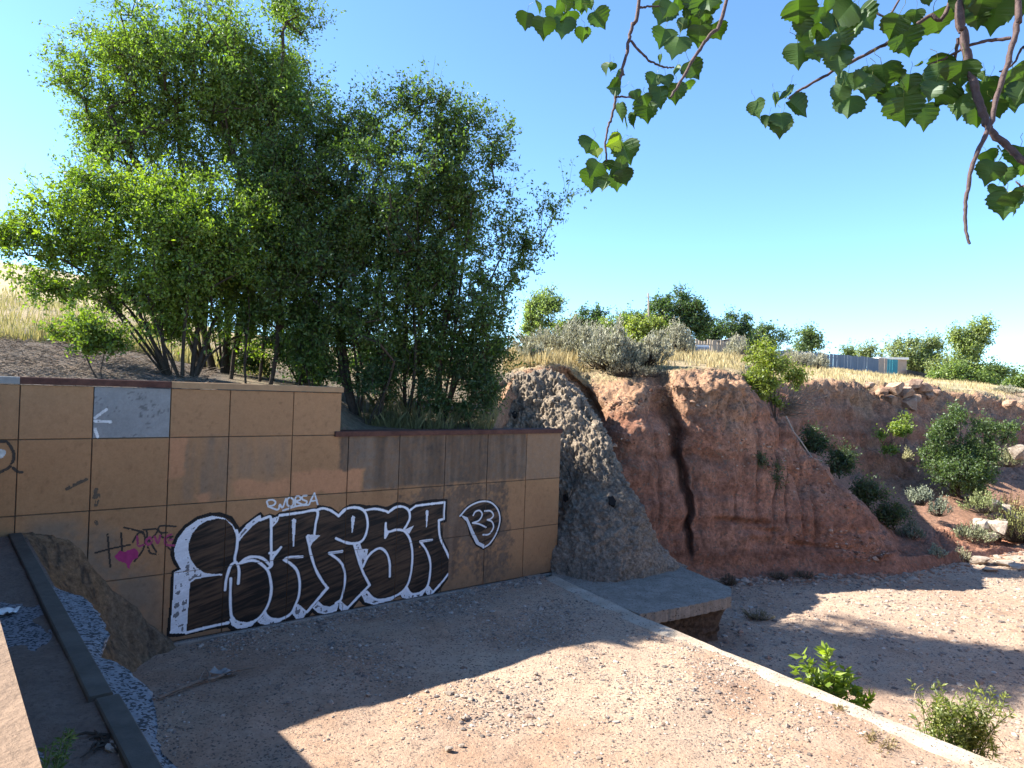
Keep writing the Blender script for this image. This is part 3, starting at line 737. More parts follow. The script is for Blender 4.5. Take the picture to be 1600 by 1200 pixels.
def wallcolor(u, z):
    n1 = fbm(u * .8, z * .8, o=4, s=91); n2 = fbm(u * 3.1, z * 3.1, o=5, s=92, g=.6); n3 = fbm(u * 9, z * 1.1, o=4, s=93); n4 = fbm(u * 14, z * 14, o=3, s=94)
    base = np.array([.318, .170, .082])
    c = base * (1 + .10 * n1 + .05 * n2)[..., None]
    c = lerp(c, np.array([.35, .195, .098]), (sstep(3.50, 3.56, z) * .5)[..., None])
    sal = np.array([.42, .20, .10])
    jx = u + .10 * n2; jz = z + .10 * n2
    # grey raw bands and salmon patches, second row of the tall part
    g = rectm(jx, jz, .12, .86, 2.42, 3.50, .1) * .55 + rectm(jx, jz, .9, 2.0, 2.75, 3.5, .16) * .45
    c = lerp(c, np.array([.17, .13, .095]), np.clip(g * (0.75 + .9 * n3), 0, .85)[..., None])
    s_ = np.maximum.reduce([rectm(jx, jz, -.13, .12, 2.85, 3.52, .03), rectm(jx, jz, .98, 2.02, 2.42, 2.72, .04), rectm(jx, jz, 2.05, 3.55, 2.40, 2.83 , .03), rectm(jx, jz, .35, .55, 2.37, 2.55, .04)])
    c = lerp(c, sal, s_[..., None] * .85)
    # weathered low part
    wz = rectm(jx, jz, 3.02, 7.93, 2.41, 3.55, .05) * (1 - rectm(jx, jz, 2.9, 3.6, 2.3, 2.83, .03))
    wz = np.maximum(wz, rectm(u, z, 7.93, 9.1, 2.38, 3.6, .03) * .55)
    f2 = rectm(jx, jz, 4.9, 7.4, 1.15, 2.4, .22) * .9 + rectm(jx, jz, 5.3, 7.6, .1, 1.25, .3) * .62 + rectm(jx, jz, 4.3, 5.0, 1.9, 2.4, .2) * .4
    n5 = fbm(u * 26, z * 26, o=3, s=96)
    peel = sstep(.25, .75, f2 * .62 + .42 * n2 + .30 * n4 + .25 * n5 + .16) * sstep(0, .3, f2)
    wz = np.clip(np.maximum(wz * (.88 + .25 * n4), peel * .85), 0, 1)
    raw = lerp(np.array([.145, .104, .074]), np.array([.082, .060, .045]), np.clip(.5 + n3 * 1.1 + n2 * .5, 0, 1)[..., None])
    raw = lerp(raw, np.array([.20, .158, .12]), (sstep(7.9, 7.96, u) * .7 + sstep(3.3, 3.5, u) * sstep(4.1, 3.7, u) * .35)[..., None])
    c = lerp(c, raw * (1 + .25 * n4)[..., None], wz[..., None])
    # run-down streaks below the low cap
    st_ = sstep(3.02, 3.1, u) * sstep(7.9, 7.7, u) * np.clip(fbm(u * 6, z * .35, o=3, s=97) * 1.6, 0, 1) * sstep(1.0, 3.4, z) * .5
    c = c * (1 - st_ * .55)[..., None]
    # sprayed-over grey stain near the weir and splash dirt along the foot
    sp_ = np.clip(1.2 - np.abs((u + 1.45) * .9 + (z - 1.75)) * 1.5 + 1.1 * n2, 0, 1) * sstep(.2, -.5, u) * sstep(-2.3, -1.9, u) * sstep(2.45, 2.1, z)
    c = lerp(c, np.array([.17, .135, .10]), (sp_ * .8)[..., None])
    dirt = sstep(.55, .0, z + .25 * n2) * .55
    c = lerp(c, np.array([.16, .108, .07]), dirt[..., None])
    c = c * (1 - .25 * np.clip(n4 - .35, 0, 1) * 2)[..., None]
    return c
def grey_panel(u, z):
    n = fbm(u * 5, z * 5, o=4, s=98)
    c = np.array([.225, .225, .22]) * (1 + .1 * n)[..., None]
    pit = sstep(.42, .5, vnoise(u * 34, z * 34, s=99)) * sstep(.2, .4, vnoise(u * 4, z * 4, s=100))
    return c * (1 - .7 * pit * .6)[..., None]
for r in range(4):
    for ci in range(len(CU) - 1):
        u0, u1 = CU[ci], CU[ci + 1]; z0, z1 = RZ[r], RZ[r + 1]
        if r == 3 and u0 > 2.05: continue
        if r == 3 and ci == 12: u1 = 3.03
        if r == 0: z0 = 0.02
        u0 += JG; z0 += JG; z1 -= JG
        u1 -= JG if u1 < 9 else 0
        vis = u1 > -3
        nu = max(2, int((u1 - u0) / .022)) if vis else 3; nzz = max(2, int((z1 - z0) / .022)) if vis else 3
        qf = random.uniform(-.003, .003)
        gu = np.concatenate([[u0, u0], np.linspace(u0 + .006, u1 - .006, nu), [u1, u1]]); gz = np.concatenate([[z0, z0], np.linspace(z0 + .006, z1 - .006, nzz), [z1, z1]])
        AU_, AZ_ = np.meshgrid(gu, gz)
        Qg = np.full_like(AU_, qf)
        Qg[1, :] -= .010; Qg[-2, :] -= .010; Qg[:, 1] = np.minimum(Qg[:, 1], qf - .010); Qg[:, -2] = np.minimum(Qg[:, -2], qf - .010)
        Qg[0, :] = Qg[-1, :] = -.05; Qg[:, 0] = Qg[:, -1] = -.05
        if vis: Qg = Qg + np.where(Qg > -.005, .0025 * fbm(AU_ * 4, AZ_ * 4, o=3, s=95), 0)
        # chipped joints
        P = WA + WW * AU_[..., None] + WN * Qg[..., None] + np.array([0, 0, 1.0]) * AZ_[..., None]
        isg = (r == 3 and ci == 9)
        cc = grey_panel(AU_, AZ_) if isg else wallcolor(AU_, AZ_)
        cc = cc * random.uniform(.95, 1.05)
        o = npobj('panel', local(P.reshape(-1, 3), wlo), gridfaces(len(gz), len(gu)), M['wall'], wall, col=cc.reshape(-1, 3))
        if isg: o['label'] = 'plain grey repainted panel'
# end face of the low part and of the step
V, F = wbox(9.03, 9.062, -0.42, -0.045, -1.3, 3.49); npobj('end_face', local(V, wlo), F, M['captan'], wall)
V, F = wbox(3.015, 3.04, -0.42, -0.045, 3.60, 4.37); npobj('end_face', local(V, wlo), F, M['captan'], wall)
# caps
def cap(u0, u1, z0, z1, mt, q1=.03, q0=-.44, label=None):
    b = .012; P = []
    for (z, i) in ((z0, 0), (z1 - b, 0), (z1, b)):
        for (u, q) in ((u0, q0 + i), (u0, q1 - i), (u1, q1 - i), (u1, q0 + i)): P.append(U(u, q, z))
    Fq = [[0, 3, 2, 1]]
    for rr in (0, 4):
        for kk in range(4): Fq.append([rr + kk, rr + (kk + 1) % 4, rr + 4 + (kk + 1) % 4, rr + 4 + kk])
    Fq.append([8, 9, 10, 11])
    o = npobj('wall_cap', local(P, wlo), np.array(Fq), M[mt], wall)
    if label: o['label'] = label
cap(-12, -2.27, 4.378, 4.485, 'capgrey', label='grey painted length of wall cap')
cap(-2.268, -.13, 4.378, 4.487, 'capbrown', label='dark brown painted length of wall cap')
cap(-.128, 3.05, 4.378, 4.485, 'captan', label='tan painted length of wall cap')
cap(2.9, 9.07, 3.50, 3.605, 'capbrown', q1=.045, label='brown cap of the lower wall')

# ------------------------------------------------------------------ graffiti: paint skins 2 mm over the panels, open over the joints
def conv(ox, oy, sc, pts):
    return np.array([onwall(ox + x / sc, oy + y / sc) for (x, y) in pts])
cA = lambda p: conv(240, 750, 4.8, p)
cB = lambda p: conv(440, 750, 4.444, p)
cL = lambda p: conv(0, 560, 2.857, p)
def inpoly(u, z, poly):
    r = np.zeros(u.shape, bool); n = len(poly)
    for i in range(n):
        (x1, y1), (x2, y2) = poly[i], poly[(i + 1) % n]
        if y1 == y2: continue
        r ^= ((y1 > z) != (y2 > z)) & (u < (x2 - x1) * (z - y1) / (y2 - y1) + x1)
    return r
def smooth_line(p, n=5):
    p = np.asarray(p, float)
    if len(p) < 3: return p
    q = np.concatenate([[2 * p[0] - p[1]], p, [2 * p[-1] - p[-2]]])
    out = []
    for i in range(1, len(q) - 2):
        for t in np.linspace(0, 1, n, endpoint=False):
            a, b, c, d_ = q[i - 1], q[i], q[i + 1], q[i + 2]
            out.append(.5 * (2 * b + (c - a) * t + (2 * a - 5 * b + 4 * c - d_) * t * t + (3 * b - a - 3 * c + d_) * t ** 3))
    out.append(p[-1]); return np.array(out)
def dline(u, z, line):
    d_ = np.full(u.shape, 9.0)
    for i in range(len(line) - 1):
        a, b = line[i], line[i + 1]
        x0, x1 = min(a[0], b[0]) - .3, max(a[0], b[0]) + .3; y0, y1 = min(a[1], b[1]) - .3, max(a[1], b[1]) + .3
        k = (u > x0) & (u < x1) & (z > y0) & (z < y1)
        if not k.any(): continue
        ab = b - a; L = ab @ ab + 1e-9
        uu, zz_ = u[k] - a[0], z[k] - a[1]
        t = np.clip((uu * ab[0] + zz_ * ab[1]) / L, 0, 1)
        d_[k] = np.minimum(d_[k], np.hypot(uu - t * ab[0], zz_ - t * ab[1]))
    return d_
def skin(name, u, z, col, mask, label, h=.0105, off=0.0045):
    """grid cells where mask is true, as a thin paint skin; joints stay open"""
    jm = np.zeros(u.shape, bool)
    for c in CU: jm |= np.abs(u - c) < .0055
    for r in RZ[1:4]: jm |= np.abs(z - r) < .0055
    idx = np.argwhere(mask & ~jm)
    n = len(idx)
    uc, zc, cc = u[idx[:, 0], idx[:, 1]], z[idx[:, 0], idx[:, 1]], col[idx[:, 0], idx[:, 1]]
    hh = h / 2
    V = np.stack([np.stack([uc + a * hh, zc + b * hh], -1) for (a, b) in ((-1, -1), (1, -1), (1, 1), (-1, 1))], 1).reshape(-1, 2)
    P = WA + WW * V[:, :1] + WN * off + np.array([0, 0, 1.0]) * V[:, 1:]
    o = npobj(name, local(P, wlo), np.arange(4 * n).reshape(n, 4), M['paint'], wall, col=np.repeat(cc, 4, axis=0))
    o['label'] = label
    return o
def canvas(u0, u1, z0, z1, h=.01):
    return np.meshgrid(np.arange(u0, u1, h), np.arange(z0, z1, h))
# --- the big piece
top_sil = list(cA([(108, 1165), (120, 1050), (135, 900), (138, 760), (148, 688), (195, 662), (160, 620), (138, 560), (145, 490), (178, 415), (240, 345), (330, 284), (420, 256), (500, 254), (580, 282), (640, 372), (740, 296), (800, 252), (822, 284), (868, 264), (890, 268), (912, 278), (945, 252), (1100, 231), (1220, 216), (1262, 200), (1320, 212)]))
top_sil += list(cB([(255, 184), (340, 196), (395, 236), (432, 200), (480, 176), (545, 176), (590, 186), (660, 182), (722, 196), (742, 190), (800, 162), (850, 166), (890, 186), (940, 160), (1050, 142), (1143, 140), (1139, 284), (1100, 290), (1110, 400), (1158, 500), (1202, 613), (1092, 760), (1022, 828), (998, 796), (915, 840), (860, 830), (820, 796), (700, 855), (620, 876), (566, 855), (540, 822), (470, 905), (435, 946), (413, 928), (398, 896), (370, 920), (310, 943), (248, 934), (213, 906), (160, 970), (125, 1002), (98, 990), (70, 945)]))
top_sil += list(cA([(1035, 1036), (960, 1086), (880, 1110), (820, 1105), (760, 1080), (700, 1121), (640, 1136), (588, 1120), (560, 1092), (400, 1116), (280, 1146), (180, 1164)]))
whites_poly = [cA(p) for p in (
    [(620, 385), (590, 332), (530, 284), (440, 268), (330, 298), (240, 362), (182, 438), (154, 520), (160, 590), (192, 650), (205, 668), (152, 692), (150, 760), (142, 900), (122, 1152), (246, 1150), (250, 1080), (260, 950), (265, 850), (275, 770), (310, 745), (400, 725), (516, 714), (516, 702), (440, 705), (380, 695), (320, 655), (280, 600), (262, 540), (264, 470), (290, 400), (340, 340), (400, 305), (480, 288), (540, 296), (590, 345), (612, 400)],
    [(632, 470), (625, 420), (700, 330), (780, 270), (800, 262), (810, 295), (740, 345), (680, 410)],
    [(882, 362), (882, 288), (945, 268), (930, 312)],
    [(1036, 300), (1050, 286), (1068, 298), (1052, 500), (1044, 500)],
    [(580, 1000), (600, 1040), (650, 1062), (700, 1066), (772, 1045), (740, 1092), (680, 1112), (620, 1114), (582, 1085)],
    [(833, 985), (860, 1025), (920, 1045), (975, 1038), (930, 1082), (870, 1092), (800, 1078), (776, 1060), (820, 1020)],
    [(1080, 926), (1152, 985), (1100, 1072), (1085, 1064), (1038, 1000)],
    [(1150, 408), (1252, 414), (1190, 470), (1170, 514)],
    [(1235, 906), (1270, 940), (1320, 950), (1372, 922), (1352, 982), (1290, 1002), (1230, 988), (1192, 962)])]
whites_poly += [cB(p) for p in (
    [(482, 262), (494, 246), (510, 258), (492, 366), (486, 366)],
    [(400, 830), (468, 888), (436, 932), (398, 890)],
    [(498, 438), (545, 438), (555, 475), (600, 480), (590, 540), (560, 624), (545, 560), (525, 490)],
    [(545, 780), (590, 768), (640, 820), (720, 832), (822, 786), (765, 834), (640, 866), (578, 848)],
    [(852, 346), (918, 316), (885, 374)],
    [(1000, 216), (1009, 206), (1020, 216), (1008, 328), (1003, 328)],
    [(820, 790), (860, 738), (900, 786), (960, 786), (1006, 756), (970, 812), (900, 830), (838, 818)],
    [(1015, 726), (1058, 775), (1022, 818), (998, 775)],
    [(100, 858), (178, 915), (120, 988), (72, 912)],
    [(252, 848), (290, 885), (340, 890), (380, 858), (396, 860), (382, 908), (310, 932), (250, 922), (213, 886)])]
strokes = [cA(p) for p in (
    [(245, 1145), (400, 1105), (560, 1070)], [(578, 740), (575, 900), (580, 1010), (600, 1045)],
    [(535, 825), (545, 740), (575, 650), (605, 620), (625, 625), (640, 680), (635, 775)], [(608, 610), (610, 575), (625, 500), (630, 430), (620, 380)],
    [(800, 300), (850, 280), (875, 278), (880, 330), (882, 500), (880, 640)], [(945, 265), (1100, 245), (1225, 230), (1215, 330), (1205, 405)],
    [(870, 548), (920, 540), (955, 505), (890, 590), (885, 640), (855, 665)], [(640, 630), (690, 590), (750, 575), (820, 590), (875, 640)],
    [(640, 630), (700, 608), (760, 605), (820, 640), (860, 690), (880, 770), (880, 850), (860, 930), (820, 1000), (770, 1050), (700, 1085), (640, 1095), (600, 1075), (580, 1045)],
    [(835, 990), (850, 1020), (900, 1045), (960, 1040), (1030, 1000), (1070, 920), (1090, 860), (1095, 760), (1075, 680), (1030, 630), (975, 598)], [(975, 598), (1020, 580), (1115, 575)],
    [(1150, 990), (1300, 808)], [(1300, 808), (1260, 750), (1220, 680), (1185, 580), (1165, 490), (1150, 425)], [(1225, 225), (1270, 212), (1330, 230), (1388, 270)], [(1388, 270), (1440, 220)])]
strokes += [cB(p) for p in (
    [(395, 250), (430, 210), (480, 192), (540, 195), (580, 225), (597, 290), (590, 360), (560, 420), (510, 440), (450, 435), (400, 415), (378, 405)],
    [(420, 495), (330, 507)], [(330, 507), (400, 560), (430, 610), (440, 680), (430, 760), (410, 830), (375, 855)], [(460, 885), (610, 730)], [(610, 730), (560, 630), (530, 540), (500, 440)],
    [(565, 600), (600, 530), (650, 485), (690, 475), (730, 510), (750, 580), (750, 670)], [(580, 210), (650, 200), (720, 215), (740, 225)], [(740, 225), (790, 190), (840, 185), (880, 210), (890, 260), (870, 310), (850, 340)],
    [(722, 300), (725, 340), (740, 360), (800, 345), (850, 355), (885, 400), (905, 480), (905, 580), (890, 680), (860, 750), (800, 800), (700, 832), (640, 822), (590, 775)], [(742, 358), (718, 400)], [(718, 400), (722, 300)],
    [(885, 215), (930, 180)], [(930, 180), (1000, 170), (1130, 155)], [(1130, 155), (1125, 270)], [(1125, 270), (1090, 280)], [(1090, 280), (1100, 400), (1150, 510), (1190, 605)], [(1190, 605), (1120, 700), (1050, 780)],
    [(1045, 415), (960, 427)], [(960, 427), (1000, 480), (1030, 560), (1030, 650), (1010, 740), (960, 782), (900, 790), (865, 740)],
    [(175, 915), (320, 750)])]
gu_, gz_ = canvas(-.25, 5.75, .02, 2.55)
inside = inpoly(gu_, gz_, np.array(top_sil))
ang = math.radians(14)
ru = gu_ * math.cos(ang) + gz_ * math.sin(ang); rv = -gu_ * math.sin(ang) + gz_ * math.cos(ang)
stk = fbm(ru * 2.4, rv * 26 + .8 * fbm(gu_ * 1.5, gz_ * 1.5, o=2, s=101), o=3, s=102)
cl = fbm(gu_ * 1.1, gz_ * 1.1, o=3, s=103)
k = np.clip(.40 + stk * 1.0 + cl * .6, 0, 1)[..., None]
pc = lerp(np.array([.010, .0085, .008]), np.array([.080, .047, .028]), k)
wd = np.full(gu_.shape, 9.0)
for s_ in strokes: wd = np.minimum(wd, dline(gu_, gz_, smooth_line(s_)))
edge_d = dline(gu_, gz_, np.array(top_sil + [top_sil[0]]))
pc = np.where((edge_d < .035)[..., None], np.array([.010, .009, .009]), pc)
wn = fbm(ru * 3, rv * 26, o=3, s=104); wn2 = fbm(gu_ * 20, gz_ * 5, o=2, s=105)
for p in whites_poly:
    ip = inpoly(gu_, gz_, p)
    e = dline(gu_, gz_, np.concatenate([p, p[:1]]))
    hole = (wn * .7 + wn2 * .7 > .26) & (e > .03)
    pc = np.where(ip[..., None], np.where(hole[..., None], np.array([.16, .155, .16]), np.array([.68, .68, .70]) * (1 + .18 * wn[..., None])), pc)
wl_ = sstep(.031, .018, wd + .006 * wn2)[..., None]
# dark halo each side of a white line
halo = (sstep(.075, .035, wd) * inside)[..., None]
pc = lerp(pc, np.array([.012, .010, .010]), halo * .75 * (1 - wl_) * (pc.mean(-1, keepdims=True) < .3))
pc = lerp(pc, np.array([.76, .76, .78]), wl_)
skin('graffiti_lettering', gu_, gz_, pc, inside | (wd < .02) | (edge_d < .028), 'large bubble lettering with dark scribbled fill and white outlines')
# --- the balloon with 23
gu_, gz_ = canvas(5.7, 7.3, .55, 2.3)
sil = cB([(1228, 250), (1288, 176), (1370, 134), (1452, 138), (1516, 196), (1531, 280), (1506, 372), (1456, 454), (1400, 486), (1346, 454), (1304, 384), (1288, 312), (1266, 274)])
ins = inpoly(gu_, gz_, sil)
ru = gu_ * math.cos(ang) + gz_ * math.sin(ang); rv = -gu_ * math.sin(ang) + gz_ * math.cos(ang)
k = np.clip(.40 + 1.5 * fbm(ru * 2.2, rv * 17, o=3, s=106), 0, 1)[..., None]
pc = lerp(np.array([.010, .0085, .008]), np.array([.10, .06, .036]), k)
pc = np.where((dline(gu_, gz_, np.concatenate([sil, sil[:1]])) < .035)[..., None], np.array([.010, .009, .009]), pc)
cres = cB([(1238, 240), (1290, 260), (1330, 350), (1370, 430), (1410, 450), (1400, 472), (1350, 445), (1310, 360), (1285, 290)])
pc = np.where(inpoly(gu_, gz_, cres)[..., None], np.array([.56, .57, .59]), pc)
wd = np.full(gu_.shape, 9.0)
for p in ([(1238, 250), (1300, 185), (1380, 150), (1450, 155), (1500, 205), (1515, 280), (1490, 370), (1445, 440), (1400, 470)],
          [(1330, 245), (1345, 220), (1375, 212), (1392, 240), (1370, 280), (1325, 298)], [(1325, 298), (1370, 305), (1418, 328)],
          [(1410, 215), (1450, 215), (1470, 245), (1450, 270), (1428, 276)], [(1428, 276), (1460, 290), (1470, 330), (1440, 375), (1398, 380)]):
    wd = np.minimum(wd, dline(gu_, gz_, smooth_line(cB(p))))
pc = lerp(pc, np.array([.64, .64, .66]), sstep(.024, .012, wd)[..., None])
skin('graffiti_number', gu_, gz_, pc, ins, 'dark spray painted balloon with the number 23')
# --- white tag above the lettering
gu_, gz_ = canvas(1.4, 3.1, 2.0, 2.75, .007)
wd = np.full(gu_.shape, 9.0)
for p in ([(856, 186), (850, 158), (888, 148), (914, 165), (900, 188), (858, 198)], [(858, 198), (930, 222), (946, 184), (966, 206), (992, 140)],
          [(1000, 150), (1005, 190), (1040, 192), (1048, 150), (1020, 132), (998, 150)], [(1060, 190), (1066, 128), (1096, 124), (1098, 148), (1068, 160), (1110, 182)],
          [(1148, 116), (1116, 122), (1116, 145), (1148, 160), (1140, 180), (1112, 184)], [(1166, 182), (1184, 140), (1206, 98)], [(1206, 98), (1218, 140), (1230, 182)], [(1180, 158), (1224, 152)], [(970, 228), (1080, 194), (1160, 186)]):
    wd = np.minimum(wd, dline(gu_, gz_, smooth_line(cA(p))))
skin('graffiti_tag', gu_, gz_, np.broadcast_to(np.array([.62, .62, .62]), gu_.shape + (3,)) * (1 + .1 * fbm(gu_ * 9, gz_ * 9, o=2, s=3))[..., None], wd < .0165, 'small white tag reading 2worsa', h=.0073, off=.0050)
# --- scribbles by the weir
gu_, gz_ = canvas(-2.5, .1, .8, 4.36)
def scrib(name, lines, w, col, label, fade=0.0, off=.005):
    wd = np.full(gu_.shape, 9.0)
    for p in lines: wd = np.minimum(wd, dline(gu_, gz_, smooth_line(cL(p))))
    n_ = fbm(gu_ * 20, gz_ * 20, o=2, s=107)
    skin(name, gu_, gz_, np.broadcast_to(np.array(col), gu_.shape + (3,)) * (1 + .3 * n_)[..., None], (wd < w) & (n_ > fade - .6), label, off=off)
scrib('graffiti_scribble', ([(425, 868), (500, 848), (580, 832)], [(480, 785), (486, 860), (492, 930)], [(540, 780), (546, 870)], [(555, 755), (640, 775)],
      [(592, 820), (620, 778), (645, 790), (640, 850), (600, 905)], [(640, 765), (700, 762), (690, 790), (655, 815)], [(655, 770), (665, 860), (700, 875)], [(668, 815), (705, 876)],
      [(785, 750), (715, 748), (712, 775), (745, 778)], [(745, 778), (720, 782), (728, 800), (770, 795)], [(765, 798), (740, 830), (765, 858)]), .015, (.035, .027, .022), 'black scribbled letters', fade=.02)
scrib('graffiti_scribble', ([(612, 795), (618, 835), (640, 832)], [(668, 798), (650, 815), (662, 832), (678, 815), (668, 798)], [(690, 795), (705, 825), (715, 790)], [(765, 785), (738, 800), (740, 830), (775, 835)], [(740, 812), (768, 808)]), .018, (.30, .045, .11), 'pink scribbled word', fade=0, off=.0055)
hrt = cL([(513, 882), (530, 862), (556, 868), (566, 858), (600, 848), (620, 866), (612, 892), (590, 902), (578, 938), (556, 914), (530, 906)])
n_ = fbm(gu_ * 12, gz_ * 12, o=2, s=108)
skin('graffiti_heart', gu_, gz_, np.broadcast_to(np.array([.33, .03, .13]), gu_.shape + (3,)) * (1 + .2 * n_)[..., None], inpoly(gu_ + .02 * n_, gz_ + .02 * n_, hrt), 'pink spray painted heart', off=.006)
scrib('graffiti_scribble', ([(2, 372), (28, 372), (52, 400), (62, 435), (48, 480), (2, 508)], [(58, 488), (78, 505), (98, 508)]), .020, (.05, .038, .03), 'black spray painted loop', fade=.02)
scrib('graffiti_scribble', ([(300, 582), (345, 558), (386, 540)], [(430, 585), (420, 620), (440, 610), (428, 655)], [(428, 730), (432, 738)]), .026, (.09, .065, .045), 'faint dark spray marks', fade=.25)
scrib('graffiti_scribble', ([(424, 265), (475, 228)], [(424, 280), (495, 283)], [(424, 315), (436, 350)]), .022, (.58, .58, .57), 'white spray rays on the grey panel', fade=.0)
scrib('graffiti_scribble', ([(0, 415), (14, 420), (4, 435)],), .035, (.5, .5, .48), 'white spray blot', fade=.1)

# ================================================================== PLANTS
def skeleton(bases, targets, step=0.5, bias=0.25, limbs=None):
    """grow branches from base nodes to every target; returns nodes, parent, weight"""
    nodes = [np.array(b, float) for b in bases]; par = [-1] + [0] * (len(nodes) - 1)
    order = np.argsort([min(np.linalg.norm(t - b) for b in bases) for t in targets])
    tips = []
    if limbs is not None:
        for (bi, c) in limbs:
            b = nodes[bi]; dv = c - b; L = np.linalg.norm(dv); n = max(2, int(L / step)); prev = bi
            lead = np.array([0, 0, 1.0]) * np.hypot(dv[0], dv[1]) * .22
            wob = RNG.normal(size=3) * L * .025
            for s in range(1, n + 1):
                f = s / n
                nodes.append(b + dv * f + lead * math.sin(f * math.pi) + wob * math.sin(f * 6)); par.append(prev); prev = len(par) - 1
    arr = np.array(nodes)
    for i in order:
        t = targets[i]
        dv = t - arr
        dist = np.linalg.norm(dv, axis=1)
        cost = dist + bias * np.maximum(0, arr[:, 2] - t[2] + 0.5 * np.hypot(dv[:, 0], dv[:, 1])) * 1.2
        j = int(np.argmin(cost)); L = dist[j]; n = max(1, int(L / step))
        prev = j
        side = RNG.normal(size=3) * L * 0.06
        new = []
        for s in range(1, n + 1):
            f = s / n
            p = arr[j] + dv[j] * f + side * math.sin(f * math.pi) + np.array([0, 0, 1]) * L * .06 * math.sin(f * math.pi)
            new.append(p); par.append(prev); prev = len(par) - 1
        arr = np.concatenate([arr, new]); tips.append(prev)
    n = len(arr); wgt = np.zeros(n)
    for t in tips: wgt[t] += 1
    for k in range(n - 1, -1, -1):
        if par[k] >= 0: wgt[par[k]] += wgt[k]
    return arr, np.array(par), wgt, tips
def crownpts(blobs, n):
    """points through a set of ellipsoids ((centre),(radii)), denser at the skin"""
    vol = np.array([b[1][0] * b[1][1] * b[1][2] for b in blobs]); out = []
    for b, w in zip(blobs, vol / vol.sum()):
        m_ = max(3, int(n * w)); q_ = max(2, m_ // 5); d_ = RNG.normal(size=(q_, 3)); d_ /= np.linalg.norm(d_, axis=1)[:, None]
        r = RNG.uniform(.15, 1.0, q_) ** .5
        cc_ = d_ * r[:, None] * (1 + .12 * RNG.normal(size=(q_, 1)))
        k_ = RNG.integers(0, q_, m_)
        out.append(np.array(b[0]) + (cc_[k_] + RNG.normal(size=(m_, 3)) * .17) * np.array(b[1]))
    return np.concatenate(out)
def pxblob(px, py, rx, ry, Y, depth=0.72):
    c = atd(px, py, Y); s = Y / FPX
    return (c, (rx * s, (rx + ry) * .5 * s * depth, ry * s))
def tree(name, label, bases, blobs, ntips, nleaf, lsize, c0, c1, r0=0.09, spread=.34, cat='tree', group=None, aspect=.5, mat='leaf', bark='bark', droop=-.5, rmin=.006, rexp=.5, zmin=None, step=.5):
    bases = [np.array(b, float) for b in bases]
    root = bases[0]
    T = crownpts(blobs, ntips)
    if zmin is not None: T = T[T[:, 2] > zmin]
    limbs = []
    for k_, bl_ in enumerate(blobs):
        for rep_ in range(2):
            c_ = np.array(bl_[0]) + RNG.normal(size=3) * np.array(bl_[1]) * .35
            bi = int(np.argmin([np.hypot(*(b[:2] - c_[:2])) + RNG.uniform(0, .5) for b in bases]))
            limbs.append((bi, bases[bi] + (c_ - bases[bi]) * .92))
    arr, par, wgt, tips = skeleton([b - np.array([0, 0, .15]) for b in bases], T, step, limbs=limbs)
    tr = thing(name, label, cat, root, group)
    rr = np.maximum(rmin, r0 * np.minimum(1, wgt / (wgt[0] / len(bases) * 1.2)) ** rexp)
    e = np.where(par >= 0)[0]
    thick = e[rr[e] > rmin * 1.02] if (rr[e] > rmin * 1.02).sum() > 12 else e
    V, F = frusta(arr[par[thick]], arr[thick], np.minimum(rr[par[thick]], rr[thick] * 1.35), rr[thick], 5)
    npobj('trunk', local(V, root), F, M[bark], tr, smooth=True)
    tp = arr[tips]
    per = max(1, int(nleaf / len(tp)))
    cnt = RNG.poisson(per, len(tp))
    idx = np.repeat(np.arange(len(tp)), cnt)
    sc = spread * RNG.uniform(.45, 1.35, len(tp))
    off = np.clip(RNG.normal(size=(len(idx), 3)), -1.5, 1.5) * sc[idx][:, None] * np.array([1, 1, .75])
    # twigs: leaves gather along a few rays from every tip
    NT = 7
    tw = RNG.normal(size=(len(tp), NT, 3)); tw /= np.linalg.norm(tw, axis=2, keepdims=True); tw[:, :, 2] += .3
    pick = RNG.integers(0, NT, len(idx)); tl = RNG.uniform(0, 1, len(idx))
    on = RNG.uniform(size=len(idx)) < .88
    off2 = tw[idx, pick] * (tl * sc[idx] * 2.1)[:, None] + RNG.normal(size=(len(idx), 3)) * lsize * .5
    P = tp[idx] + np.where(on[:, None], off2, off)
    if zmin is not None: P[:, 2] = np.maximum(P[:, 2], zmin - .2 + .3 * RNG.random(len(P)))
    V, F = leaves(P, lsize, aspect, up=droop)
    tint = np.clip(RNG.normal(.5, .2, len(tp))[idx] + RNG.normal(0, .2, len(idx)), 0, 1)
    c = lerp(np.array(c0), np.array(c1), tint[:, None])
    tv, tf = frusta(np.repeat(tp, NT, 0), (tp[:, None] + tw * (sc * 2.0)[:, None, None]).reshape(-1, 3), np.full(len(tp) * NT, rmin * .8), np.full(len(tp) * NT, rmin * .25), 3)
    npobj('twigs', local(tv, root), tf, M[bark], tr, kind='stuff')
    npobj('crown', local(V, root), F, M[mat], tr, col=np.repeat(c, 4, axis=0))
    return tr
G_ELM0, G_ELM1 = (.070, .130, .020), (.190, .275, .045)
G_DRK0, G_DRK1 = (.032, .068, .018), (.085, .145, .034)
G_YEL0, G_YEL1 = (.085, .150, .016), (.190, .250, .035)
tree('elm_tree', 'tall airy elm with fanning limbs behind the tall part of the graffiti wall', [ground_pt(335, 18.0), ground_pt(350, 18.3), ground_pt(318, 18.3)],
     [pxblob(290, 130, 185, 112, 18.0), pxblob(415, 70, 80, 95, 18.2), pxblob(165, 145, 80, 100, 17.8), pxblob(390, 170, 105, 100, 18.1), pxblob(240, 230, 120, 66, 17.8), pxblob(160, 235, 66, 64, 17.9), pxblob(385, 255, 80, 80, 18.3), pxblob(455, 130, 52, 80, 18.4)],
     700, 92000, .09, G_ELM0, G_ELM1, r0=.13, spread=.30, step=.6)
